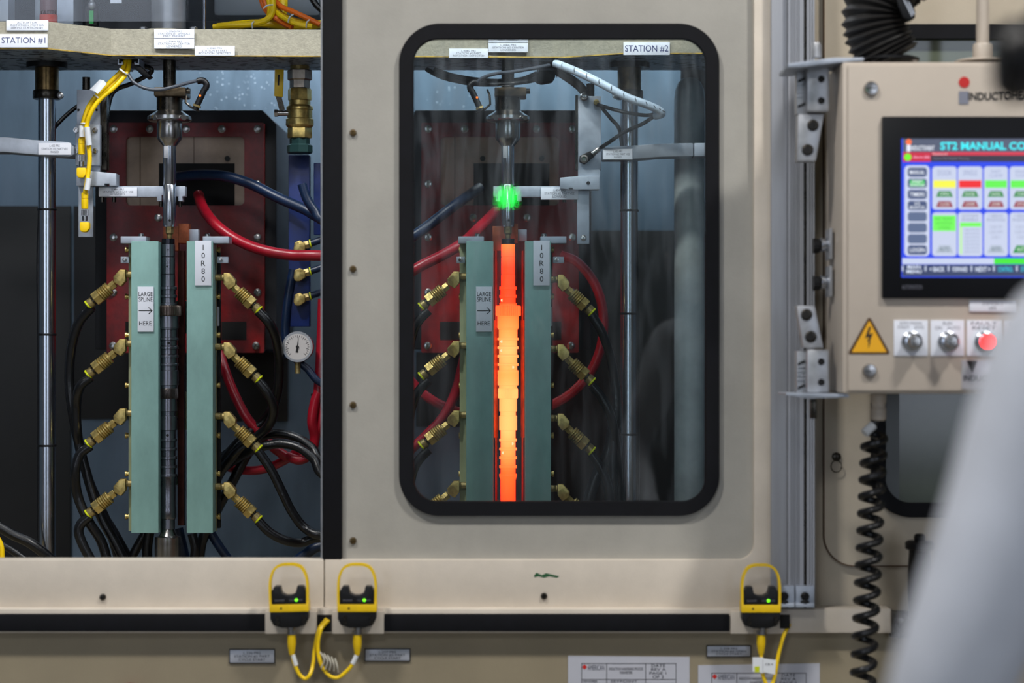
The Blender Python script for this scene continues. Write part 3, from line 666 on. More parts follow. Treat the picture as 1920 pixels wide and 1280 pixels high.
for a in (0, 7): link('steel_strip', G().prism([(1684+a, -20), (1687+a, -20), (1712+a*.5, 29-a*.5), (1709+a*.5, 31-a*.5)], PY+.018, .003), steel, t)
link('clamp_screw', G().ball(P(1708, -4, PY+.02), .009), black, t)
t = thing('pipe_conduit', P(1844, 116, PY+.1), 'cream rigid conduit with coupling rising from the control panel', 'conduit')
link('pipe', G().cyl(P(1842, 90, cd), P(1845, -300, cd), .0112, 24), pendant_p, t)
link('coupling', G().lathe([(.020, 0), (.020, .003), (.0172, .005), (.0172, .028), (.0155, .031), (.0125, .032)], P(1842, 115, cd), (0, 0, 1), 26), pendant_p, t)
link('flange', G().lathe([(.050, 0), (.050, .002), (.044, .004), (.022, .005)], P(1842, 117, cd), (0, 0, 1), 36), pendant_p, t)
t = thing('cable_gland', P(1647, 745, cy), 'cream cable gland under the control panel above the coiled cable', 'gland')
link('gland_body', G().lathe([(.0140, 0), (.0140, .014), (.0125, .016), (.0125, .024), (.0140, .026), (.0140, .044), (.011, .047)], P(1647, 739, cy), (0, 0, -1), 24), pendant_p, t)

# ================================================================== INSIDE THE CABIN
YB, YS = .42, .46
SH = Vector((634*K(YB), 0, 0))                     # station 2 stands this far along from station 1
# platen (thick cast plate that carries the spindles)
def fp(px, d): return (px-960)*K(d)
zt, zb = ZC+(640-54)*K(.40), ZC+(640-105)*K(.40)
plan = [(fp(-160, .30), .30), (fp(90, .30), .30), (fp(208, .40), .40), (fp(1060, .43), .43), (fp(1168, .37), .37), (fp(1390, .37), .37), (fp(1390, .37), .625), (-1.55, .625), (-1.55, .30)]
t = thing('platen', (-.4, .5, zb), 'thick speckled cast plate across both stations carrying the name plates', 'plate')
link('plate_body', G().poly([Vector((x, y, zb)) for x, y in plan], Vector((0, 0, zt-zb))), castp, t, 12)
link('rusty_edge', G().bx(210, 103.2, 1058, 105, .3985, .002), mat('rust_line', (190, 150, 40), .7), t) if False else None
g = G(); fr_ = plan[:6]
for (xa, ya), (xb, yb) in zip(fr_, fr_[1:]):
    g.poly([Vector((xa, ya-.0006, zb+.0004)), Vector((xb, yb-.0006, zb+.0004)), Vector((xb, yb-.0006, zb+.0026)), Vector((xa, ya-.0006, zb+.0026))], Vector((0, .0005, 0)))
link('rusty_edge', g, mat('rust_line', (176, 146, 62), .7, noise=.5, nscale=30), t)
link('spotted_underside', G().poly([Vector((x*.999, y+(.004 if y < .6 else -.003), zb-.0012)) for x, y in plan], Vector((0, 0, .001))), castu, t)
def pp(x0, y0, x1, y1, d, tx, tb=None, im=inkg, off=0.): return plate(t, x0, y0, x1, y1, d, tx, tb, white, im, .004, off)
pp(-14, 64, 89, 89, .296, 'STATION #1', (3, 70, 85, 82), inkblue)
pp(12, 38, 90, 57, .296, 'ACTUATOR\nROTATION MOTOR\nSERVO STATION #1')
pp(289, 55, 364, 71.5, .396, 'L.306B PRS\nSTATION #1 SPINDLE\nPART PRESENT'); pp(289, 73, 364, 91, .396, 'L.306A PRS\nSTATION #1 CENTER\nLOWERED'); pp(365, 86, 440, 104, .396, 'L.306G PRS\nSTATION #1 PART\nROTATION DETECTED')
pp(916, 60, 990, 79, .42, 'L.308B PRS\nSTATION #2 SPINDLE\nPART PRESENT'); pp(916, 80.5, 990, 98, .42, 'L.408A PRS\nSTATION #2 CENTER\nLOWERED'); pp(842, 91, 915, 108.5, .42, 'L.408G PRS\nSTATION #2 PART\nROTATION DETECTED')
pp(1169, 79, 1256, 103, .366, 'STATION #2', (1172, 85, 1253, 98), inkblue)
# machinery above the platen
zt1 = zt+.0005
def at(px, d, z=zt1): return Vector((fp(px, d), d, z))
t = thing('actuator_cylinder', at(316, .5), 'bright steel actuator cylinder on the platen above spindle 1', 'actuator')
link('base_flange', G().lathe([(.078, 0), (.078, .004), (.05, .006)], at(316, .5), seg=48), castp, t)
link('barrel', G().lathe([(.036, 0), (.036, .40)], at(316, .5, zt+.006), seg=40), alu, t)
for dx in (-47, 47): link('flange_bolt', G().lathe([(.008, 0), (.008, .008), (.005, .010)], at(316+dx, .45, zt+.002), seg=6), alu, t)
t = thing('guide_rod', at(383, .50), 'thin bright guide rod standing on the platen', 'rod'); link('rod', G().cyl(at(383, .5), at(383, .5, zt+.4), .0042), chrome, t)
link('rod_foot', G().lathe([(.0065, 0), (.0065, .003)], at(383, .5), seg=16), steel, t)
t = thing('drive_motor', at(215, .5), 'dark square drive motor on the platen with a white rating plate', 'motor')
link('motor_body', G().box(at(172, .585), at(290, .585, zt+.45)+Vector((0, .09, 0)), .006), blackbox, t)
link('rating_plate', G().bx(207, -12, 228, 6, .582, .003), white, t)
for x in (142, 158, 188, 232): link('hold_down_bolt', G().lathe([(.007, 0), (.007, .008), (.004, .011)], at(x, .52), seg=16), alu, t)
link('green_label', G().bx(167, 20, 175, 44, .47, .004), mat('green_label', (40, 170, 80), .5), t)
link('green_label_rod', G().bx(160, 12, 182, 48, .475, .02, .002), black, t)
link('cap_nut', G().ball(P(172, 10, .47), .0085).cyl(P(172, 8, .47), P(172, -6, .47), .004), alu, t)
t = thing('lubricator', at(91, .45), 'reddish clear cylinder with orange warning band on the platen', 'cylinder')
link('clear_body', G().lathe([(.0175, 0), (.0175, .09)], at(91, .45), seg=28), mat('reddish_bowl', (130, 96, 100), .25, spec=.7), t)
link('orange_band', G().lathe([(.0185, 0), (.0185, .020)], at(91, .45, zt+.0155), seg=28), mat('orange_band', (226, 74, 48), .45), t)
link('steel_rod', G().cyl(at(91, .45, zt+.09), at(91, .45, zt+.35), .006), steel, t)
link('band_lettering', G().text('CAUTION', 77, 19, 104, 27, .385, .0002), ink, t)
solo('mounting_column', G().bx(65, -60, 138, 46, .60, .10, .003), alu_matte, 'pale square column on the platen behind the orange banded cylinder', 'column')
solo('mounting_column', G().bx(-60, -60, 16, 40, .45, .06, .003), alu_matte, 'pale plate standing on the platen at its outer end', 'column')
solo('machine_housing', G().bx(400, -60, 600, 30, .64, .2, .01), mat('dim_housing', (96, 102, 108), .5), 'grey machine housing behind the yellow cable bundle', 'housing')
solo('added_dark_screen', G().box((-1.55, .79, zt+.02), (.5, .80, 2.55), .002), mat('added_screen_paint', (44, 52, 62), .5, noise=.3, nscale=5), 'added dark sheet behind the actuators that keeps the background above the platen dim', 'cover')  # added to darken the view above the platen and screen the rear lamp
# yellow / orange cables over the platen
Y4 = .48
def cab(path, r, m, lab, name='harness_cable', cat='cable', group=None, seg=10, n=8):
    return solo(name, G().tube([P(*p) for p in path], r, seg, n), m, lab, cat, group)
gy = 'cables bundled on the platen'
cab([(505, -30, .47), (512, 10, .47), (503, 35, .47), (470, 45, .46), (430, 47, .46), (408, 49, .47)], .0066, yelc, 'yellow cable swinging down then lying along the platen edge', group=gy)
cab([(496, -30, .48), (506, 12, .48), (498, 38, .49), (455, 47, .48), (400, 50, .49)], .006, yelc, 'yellow cable lying behind the outermost one on the platen', group=gy)
cab([(500, -30, .49), (510, 12, .49), (530, 32, .47), (560, 46, .46), (585, 50, .46)], .006, yelc, 'yellow cable dropping below the orange ones', group=gy)
cab([(508, -30, .5), (520, 18, .5), (545, 36, .49), (580, 44, .48), (620, 47, .48)], .0066, yelc, 'yellow cable running toward the black door seal', group=gy)
cab([(500, -30, .52), (522, 8, .49), (550, 22, .475), (580, 36, .47), (600, 46, .47)], .0056, orng, 'upper orange cable sweeping over the yellow ones', group=gy)
cab([(486, -30, .5), (500, 12, .5), (512, 30, .48), (530, 42, .48), (548, 51, .47)], .0056, orng, 'lower orange cable behind the yellow bundle', group=gy)
cab([(482, -30, .52), (495, 14, .52), (514, 34, .5), (540, 50, .49)], .005, orng, 'dull orange cable furthest back in the bundle', group=gy)
cab([(430, 48, .52), (480, 44, .53), (520, 46, .53), (560, 48, .53), (620, 44, .53)], .009, yelc, 'thick flat lying yellow cable at the back of the platen', group=gy)
cab([(528, -30, .56), (530, 10, .56), (524, 36, .55), (500, 44, .54)], .011, yelc, 'pale yellow cable standing behind the bundle', group=gy)
for i, (a, b) in enumerate((((494, 16), (512, 9)), ((540, 42), (550, 27)), ((574, 52), (580, 37)), ((473, 53), (476, 40)))):
    solo('cable_tie', G().tube([P(*a, .455), P((a[0]+b[0])/2-2, (a[1]+b[1])/2-2, .45), P(*b, .455)], .0016, 6), clearw, ['white cable tie round the vertical cable bunch', 'white cable tie on the orange and yellow pair, nearer the bunch', 'white cable tie on the cables nearest the door seal', 'white cable tie on the yellow cable lying along the platen'][i], 'cable tie', 'white cable ties above the platen')
cab([(575, -25, .56), (592, 8, .56), (612, 24, .56)], .007, rubber_g, 'short black cable crossing the housing above the platen')
gs = solo('splash_guard', G().bx(-140, -90, 1330, 40, .415, .003).bx(-140, -90, 206, -88, .415, .01), clear_m, 'clear plastic guard standing on the platen in front of the actuators', 'guard')

# ------------------------------------------------------------------ couplings (proto) and hoses
def coupling(px, py, sgn, lab, group, d=YS, tilt=43):
    o = P(px, py, d); a = math.radians(tilt); ax = Vector((sgn*math.cos(a), 0, -math.sin(a))); k = K(d)
    t = thing('hose_coupling', o, lab, 'coupling', group)
    R = lambda n, r0, t0, t1, m, seg=20: link(n, G().lathe([(r0*k*.92, t0*k), (r0*k, (t0+.8)*k), (r0*k, (t1-.8)*k), (r0*k*.92, t1*k)], o, ax, seg), m, t)
    ex = [(-13, -21), (-2, -21), (10, -7), (9, 3), (-4, 11), (-13, 0)]
    e = link('elbow', G().prism([(px+sgn*x, py+y) for x, y in ex], d-.012, .024, .0022), brass, t)
    link('threaded_stub', G().lathe([(.0072, 0), (.0072, .003), (.0062, .0035), (.0072, .004), (.0062, .007), (.0072, .0075), (.0072, .018)], P(px-sgn*12, py-12, d), (-sgn, 0, 0), 18), brass_d, t)
    R('collar_nut', 8, 8, 19, brass, 6)
    R('connector_neck', 7, 18, 22, brass_d)
    sl = []
    for i in range(5): sl += [(11.5*k, (21+i*4.4)*k), (13*k, (22.5+i*4.4)*k), (13*k, (24+i*4.4)*k), (11*k, (25.2+i*4.4)*k)]
    link('release_sleeve', G().lathe(sl, o, ax, 26), brass, t)
    R('hex_nut', 14, 43, 57, brass, 6); R('neck', 7.5, 56, 62, dsteel)
    R('ferrule', 9.5, 61, 71, brass_d, 24); R('lime_band', 10.2, 71, 74.5, yelg, 24)
    kids(t); return t
Lx, Rx = 222, 432
rows = ['topmost', 'second', 'third', 'lowest']
zr = [(532, 662, 792, 924), (526, 657, 786, 917)]
pL = coupling(Lx, zr[1][0], -1, 'topmost brass hose coupling on the outer side of the station 1 coil', 'brass couplings of station 1', tilt=39)
pR = coupling(Rx, zr[0][0], 1, 'topmost brass hose coupling on the inner side of the station 1 coil', 'brass couplings of station 1')
for i in range(1, 4):
    dz = -(zr[0][i]-zr[0][0])*K(YS)
    dup(pL, (0, 0, dz), rows[i]+' brass hose coupling on the outer side of the station 1 coil'); dup(pR, (0, 0, dz), rows[i]+' brass hose coupling on the inner side of the station 1 coil')
for i in range(4):
    dz = -(zr[0][i]-zr[0][0])*K(YS)-.004
    dup(pL, SH+Vector((-.004, 0, dz)), rows[i]+' brass hose coupling between door frame edge and the glowing coil', 'brass couplings of station 2')
    dup(pR, SH+Vector((-.004, 0, dz)), rows[i]+' brass hose coupling between the glowing coil and the chrome column', 'brass couplings of station 2')
def hose(path, r, m, lab, grp='black coolant hoses', name='coolant_hose', cat='hose', sh=(0, 0, 0)):
    path = list(path)
    if path[-1][0] >= 604 and path[-1][0] <= 612: x, y, dd = path[-1]; path.append((720, y+14, dd+.04))      # runs on behind the closed door
    return solo(name, G().tube([P(*p) for p in path], r, 14, 8).shift(sh), m, lab, cat, grp)
B = .0098; d0 = YS
hose([(484, 583, d0), (505, 606, d0), (519, 640, d0+.02), (523, 690, d0+.05), (518, 745, d0+.07), (498, 785, d0+.1), (462, 815, d0+.1), (425, 855, d0+.1), (404, 905, d0+.1)], B*1.05, rubber_g, 'black hose from the topmost inner coupling of station 1, bowing outward')
hose([(484, 714, d0), (503, 738, d0), (513, 765, d0+.01), (505, 795, d0+.03), (478, 822, d0+.05), (440, 852, d0+.06), (408, 895, d0+.08), (398, 940, d0+.08)], B*1.05, rubber_g, 'black hose from the second inner coupling of station 1, hooking back')
hose([(484, 845, d0), (508, 880, d0), (528, 920, d0), (548, 960, d0), (572, 990, d0), (606, 1004, d0-.01)], B, rubber_g, 'black hose from the third inner coupling of station 1, sweeping down to the door')
hose([(484, 976, d0), (506, 998, d0), (535, 1013, d0+.006), (565, 1017, d0+.02), (606, 1008, d0+.026)], B, rubber_g, 'black hose from the lowest inner coupling of station 1, curving to the door')
hose([(408, 862, d0+.12), (440, 842, d0+.10), (480, 822, d0+.08), (520, 813, d0+.06), (556, 820, d0+.05), (585, 840, d0+.04), (612, 868, d0+.03)], B, rubber_g, 'black hose arching over to the door, upper of the two arches')
hose([(404, 888, d0+.14), (440, 862, d0+.08), (478, 842, d0+.04), (520, 832, d0+.03), (558, 838, d0+.02), (588, 860, d0+.01), (612, 892, d0)], B, rubber_g, 'black hose arching over to the door, lower of the two arches')
hose([(490, 815, d0+.12), (460, 858, d0+.12), (435, 905, d0+.12), (410, 950, d0+.12), (385, 1000, d0+.12), (362, 1060, d0+.1)], B*1.1, rubber_g, 'black hose falling behind the third coupling to the cabin floor')
hose([(406, 930, d0+.1), (398, 970, d0+.1), (380, 1010, d0+.1), (372, 1060, d0+.1)], B*1.1, rubber_g, 'black hose dropping close behind the inner block of station 1')
hose([(360, 1000, d0+.06), (366, 1030, d0+.06), (360, 1065, d0+.06)], B, rubber_g, 'short black hose below the inner block of station 1')
hose([(172, 576, d0), (148, 605, d0+.01), (134, 650, d0+.02), (130, 710, d0+.03), (136, 770, d0+.03), (148, 830, d0+.04), (166, 900, d0+.04), (188, 965, d0+.04), (215, 1015, d0+.04), (240, 1065, d0+.04)], B*1.05, rubber_g, 'black hose from the topmost outer coupling of station 1, the longest')
hose([(170, 707, d0), (150, 725, d0), (143, 760, d0+.02), (145, 810, d0+.03), (152, 850, d0+.05), (170, 910, d0+.06), (205, 990, d0+.06), (228, 1065, d0+.05)], B*1.05, rubber_g, 'black hose from the second outer coupling of station 1')
hose([(169, 836, d0), (150, 852, d0), (141, 885, d0), (146, 930, d0+.01), (165, 975, d0+.01), (190, 1015, d0+.02), (205, 1065, d0+.02)], B*1.05, rubber_g, 'black hose from the third outer coupling of station 1')
hose([(169, 967, d0), (152, 982, d0), (148, 1000, d0), (160, 1030, d0), (180, 1065, d0)], B*1.05, rubber_g, 'black hose from the lowest outer coupling of station 1')
hose([(190, 965, d0+.08), (215, 1005, d0+.08), (248, 1065, d0+.08)], B*1.3, rubber_g, 'thick black hose behind the lowest outer coupling of station 1')
hose([(272, 1000, d0+.08), (255, 1030, d0+.08), (236, 1065, d0+.08)], B, rubber_g, 'black hose slanting out from below the outer block of station 1')
hose([(280, 998, d0+.05), (276, 1030, d0+.05), (278, 1065, d0+.05)], B*1.1, rubber_g, 'black hose hanging straight down beside the tailstock')
hose([(-20, 975, .44), (20, 1000, .44), (60, 1020, .44), (110, 1060, .46)], B*1.1, rubber_g, 'black hose crossing low in front of the chrome column base')
hose([(-20, 1010, .5), (20, 1030, .5), (70, 1065, .5)], B*.8, rubber_g, 'thin black hose low at the outer edge of the doorway')
hose([(-10, 1000, .40), (2, 1025, .40), (3, 1065, .40)], .006, yelc, 'yellow cable at the outer lower corner of the doorway', None, 'harness_cable', 'cable')
gB = 'blue water hoses'; gR = 'red water hoses'
hose([(335, 990, .6), (342, 1020, .6), (352, 1065, .6)], B, blueh, 'blue hose below the station 1 shaft, beside the tailstock', gB)
hose([(396, 1000, .58), (412, 1025, .58), (440, 1065, .58)], B, blueh, 'blue hose slanting away under the inner block of station 1', gB)
hose([(540, 1065, .56), (572, 1040, .56), (612, 1022, .56)], B*1.2, blueh, 'blue hose in the lower corner by the door seal', gB)
hose([(330, 332, .70), (370, 328, .66), (420, 330, .62), (470, 345, .6), (520, 370, .58), (570, 392, .57), (612, 412, .56)], .0115, blueh, 'blue hose running from the station 1 transformer opening toward the door', gB)
hose([(566, 345, .52), (575, 372, .52), (590, 395, .52), (612, 416, .52)], .010, blueh, 'blue hose bending off the blue square pipe', gB)
hose([(550, 505, .6), (540, 560, .6), (535, 620, .6), (542, 670, .6)], .010, blueh, 'blue hose hanging behind the pressure gauge', gB)
hose([(552, 672, .52), (575, 690, .52), (612, 722, .52)], .008, blueh, 'light blue hose leading from the gauge to the door seal', gB)
hose([(372, 365, .68), (382, 392, .62), (408, 424, .58), (445, 450, .56), (490, 468, .54), (545, 478, .53), (612, 480, .52)], .0115, redh, 'red hose from the transformer opening bending toward the door seal', gR)
hose([(412, 662, .6), (424, 700, .58), (440, 740, .57), (462, 782, .56), (488, 812, .56), (512, 838, .55), (540, 858, .55)], .0105, redh, 'red hose running diagonally behind the second and third couplings', gR)
hose([(408, 862, .6), (430, 876, .6), (465, 882, .59), (500, 878, .58), (535, 862, .57), (560, 845, .56)], .0095, redh, 'red hose looping low behind the third coupling', gR)
hose([(538, 855, .55), (562, 862, .54), (582, 850, .54), (590, 822, .54), (585, 790, .53), (590, 755, .53), (597, 735, .53)], .0105, redh, 'red hose rising up beside the door seal', gR)
hose([(606, 738, .54), (604, 770, .54), (600, 800, .54), (584, 840, .56)], .0095, redh, 'second red hose rising beside the door seal', gR)
hose([(606, 560, .56), (604, 620, .56), (601, 680, .55), (597, 740, .54)], .0115, redh, 'dark red hose hanging above the tie by the door seal', gR)
solo('hose_tie', G().lathe([(.017, 0), (.017, .005)], P(598, 742, .54), (0, 0, 1), 20), black, 'black tie pinching the two red hoses by the door seal', 'cable tie')
# station 2 hoses
hose([(1109, 590, d0), (1128, 622, d0), (1142, 660, d0+.01), (1152, 710, d0+.02), (1156, 770, d0+.02), (1150, 850, d0+.02), (1150, 960, d0+.02)], B, rubber_g, 'black hose from the topmost coupling beside the station 2 chrome column')
hose([(1109, 722, d0), (1128, 745, d0), (1145, 780, d0), (1155, 830, d0+.02), (1160, 900, d0+.03), (1162, 970, d0+.03)], B, rubber_g, 'black hose from the second coupling beside the station 2 chrome column')
hose([(1109, 852, d0), (1124, 874, d0), (1137, 902, d0), (1143, 935, d0), (1140, 975, d0)], B, rubber_g, 'black hose from the third coupling beside the station 2 chrome column')
hose([(1150, 800, d0+.08), (1140, 850, d0+.08), (1115, 900, d0+.08), (1095, 970, d0+.08)], B*1.2, rubber_g, 'thick dark hose curving behind the lower couplings of station 2')
for y, n in ((582, 'topmost'), (713, 'second'), (843, 'third')):
    hose([(804, y, d0), (788, y+16, d0), (776, y+36, d0), (768, y+70, d0), (765, y+110, d0+.02)], B, rubber_g, 'black hose from the %s coupling nearest the door window frame' % n)
hose([(930, 396, .68), (900, 425, .60), (868, 455, .55), (830, 478, .53), (790, 498, .52), (750, 522, .52)], .0115, redh, 'red hose slanting down to the window edge above the station 2 couplings', gR)
hose([(900, 352, .70), (862, 378, .64), (825, 406, .62), (785, 436, .6), (745, 460, .6)], .0115, blueh, 'blue hose slanting down to the window edge in station 2', gB)
hose([(1050, 478, .60), (1080, 490, .60), (1108, 520, .60), (1126, 560, .60), (1132, 610, .60), (1124, 660, .60), (1104, 702, .60), (1070, 738, .60), (1030, 762, .60)], .0105, redh, 'red hose looping wide behind the station 2 couplings', gR)
hose([(760, 702, .58), (790, 735, .58), (822, 757, .58), (860, 772, .59), (900, 778, .6)], .0105, redh, 'red hose running from the window edge behind the station 2 coil', gR)
hose([(876, 640, .56), (866, 690, .562), (852, 740, .566), (830, 782, .562), (800, 815, .56), (760, 852, .56)], .0105, redh, 'red hose crossing over the other behind the station 2 couplings', gR)

# ------------------------------------------------------------------ induction coil of one station
def inductor(sh, no, hot):
    def bxs(g, x): return g.shift((-.0065, 0, 0)) if hot else g
    w = ['station 1, around the dark shaft', 'station 2, around the glowing shaft'][no-1]
    t = thing('induction_coil', P(322, 998, YB+.03)+sh, 'tall green fibreglass induction coil of %s' % w, 'induction coil', 'induction coils')
    L = lambda n, g, m, par=t, **k: link(n, g.shift(sh), m, par, **k)
    a = L('side_block', bxs(G().bx(246, 452, 297, 999, YB, .045, .0012), 0), fr4); b = L('side_block', G().bx(350, 452, 399, 999, YB, .045, .0012), fr4)
    L('edge_strip', bxs(G().bx(247, 457, 256, 996, YB+.046, .01).bx(241, 457, 256, 995, YB+.052, .012, .0008), 0), fr4_o); L('edge_strip', G().bx(392, 457, 405, 996, YB+.046, .016, .0008), fr4_o)
    L('copper_half', bxs(G().bx(298, 470, 302, 985, YB+.035, .05), 0), copper); L('copper_half', G().bx(333, 470, 345, 985, YB+.075, .02), mat('dark_copper', (64, 32, 26), .45, .8, noise=.3, nscale=20))
    L('outer_cover', G().bx(404, 470, 412, 990, YB+.07, .02), hole)
    for side, x in ((0, 238), (1, 408)):
        for y in (468, 556, 628, 722, 816, 888, 968): 
            sc = L('brass_screw', G().lathe([(.0062, 0), (.0062, .004), (.0048, .0045), (.0048, .0075), (.0036, .008), (.0036, .014)], P(x-(3 if side == 0 else -5), y, YB+.06), (1 if side == 0 else -1, 0, 0), 12), brass)
    for x0, x1, bx_ in ((226, 274, 265), (380, 429, 389)):
        br = L('clamp_bracket', G().bx(x0, 443, x1, 456, YB+.006, .05, .0012), alu_matte)
        L('bracket_screw', G().lathe([(.006, 0), (.006, .004), (.0035, .006)], P(bx_, 443, YB+.025), (0, 0, 1), 16), steel, br)
    for x0, x1, bx_ in ((226, 242, 234), (407, 428, 414)):
        br = L('latch_block', G().bx(x0, 481, x1, 493, YB+.03, .012, .001), alu_matte)
        L('latch_screw', G().lathe([(.0045, 0), (.0045, .003), (.002, .0035)], P(bx_, 486.5, YB+.03), (0, -1, 0), 14), steel, br)
    p1 = plate(t, 258, 537, 288, 621.5, YB-.0035, None, sh=sh)
    tg = G().text('LARGE', 260, 547, 286, 555, YB-.0035, .0003).text('SPLINE', 260, 557, 286, 565, YB-.0035, .0003).text('HERE', 261, 602, 284, 610, YB-.0035, .0003)
    tg.bx(260, 581.6, 284, 583, YB-.0038, .0003)
    tg.poly([P(278, 576.5, YB-.0038), P(279, 575.8, YB-.0038), P(286, 582.3, YB-.0038), P(279, 589, YB-.0038), P(278, 588, YB-.0038), P(284, 582.3, YB-.0038)], Vector((0, .0003, 0)))
    L('lettering', tg, ink, p1)
    p2 = plate(t, 365.5, 451, 396, 535, YB-.0035, None, sh=sh)
    tg = G()
    for i, c in enumerate('10R80'): tg.text(c, 375, 459+i*14.7, 387, 469+i*14.7, YB-.0035, .0003, fit=True)
    L('lettering', tg, ink, p2)
    L('serial_strip', G().bx(407, 575, 411, 611, YB+.065, .002), greyplate)
    # centre copper bus behind the shaft
    L('copper_bus', G().bx(334, 419, 354, 456, YB+.12, .03, .001).bx(306, 424, 334, 470, YB+.12, .02, .001), copper)
    L('copper_bus', G().bx(333, 505, 350, 562, YB+.12, .02, .001), copper)
    L('steel_spacer', G().bx(355, 430, 372, 452, YB+.13, .02, .001), alu_matte)
    L('spacer_plate', G().bx(330, 564, 350, 625, YB+.12, .01), mat('dark_green_plate', (40, 74, 66), .5))
    sp = L('spacer_plate', G().bx(328, 735, 349, 806, YB+.11, .01, .001), fr4_o)
    for y in (750, 785): L('screw_hole', G().cyl(P(336, y, YB+.1105), P(336, y, YB+.1085), .0042, 14), hole, sp)
    L('spacer_plate', G().bx(327, 891, 346, 909, YB+.11, .01, .001), fr4)
    return t
inductor(Vector((0, 0, 0)), 1, False); inductor(SH, 2, True)

# ------------------------------------------------------------------ spindles
def spindle(sh, no):
    lab = ['turned steel spindle of station 1, its nose on the dark shaft', 'turned steel spindle of station 2, its nose above the glowing shaft'][no-1]
    d = YS; k = K(d); cx = 318; t = thing('spindle', P(cx, 451, d)+sh, lab, 'spindle', 'spindles')
    o = P(cx, 0, d)+sh; 
    def lat(n, pr, m, seg=36, par=t): return link(n, G().lathe([(r*k, -y*k) for r, y in pr], o, (0, 0, 1), seg), m, par)
    z = lambda y: y
    lat('drive_rod', [(12, 92), (12, 166)], dsteel)
    c = link('clamp_collar', G().bx(288, 163, 348, 180, d-.035, .07, .003).shift(sh), mat('dark_bronze', (86, 74, 58), .38, .9, noise=.4, nscale=30), t)
    link('clamp_screw', G().cyl(P(347, 171, d-.02)+sh, P(357, 171, d-.02)+sh, .0055, 12), dsteel, c)
    lat('upper_sleeve', [(24, 180), (24, 211)], dsteel)
    fl = lat('flange', [(24, 208), (37, 217), (41, 219), (41, 225), (37, 228), (24, 229)], steel, 48)
    for sx in (-26, 26): link('flange_screw', G().lathe([(.0052, 0), (.0052, .004), (.002, .004)], P(cx+sx, 221, d-.036)+sh, (sx*.02, -1, 0), 14), steel, fl)
    lat('body', [(23, 229), (23.5, 231), (23.5, 258), (22, 262), (12.5, 274)], steel, 40)
    lat('nose', [(12, 274), (12, 346), (11.6, 346.6), (12, 347.2), (12, 422), (11, 425)], chrome, 36)
    link('flat', G().box(P(307, 296, d-.0135)+sh, P(316, 274, d-.011)+sh, .0006), alu, t)
    link('cross_hole', G().cyl(P(318, 413, d-.0125)+sh, P(318, 413, d-.0138)+sh, .0026, 12), hole, t)
    lat('centre_tip', [(7.5, 425), (7.5, 437), (5, 440), (5, 446), (2, 451)], brass_d, 6)
    return t
spindle(Vector((0, 0, 0)), 1); spindle(SH+Vector((.0065, 0, 0)), 2)

SHS = SH+Vector((.0098, 0, 0))
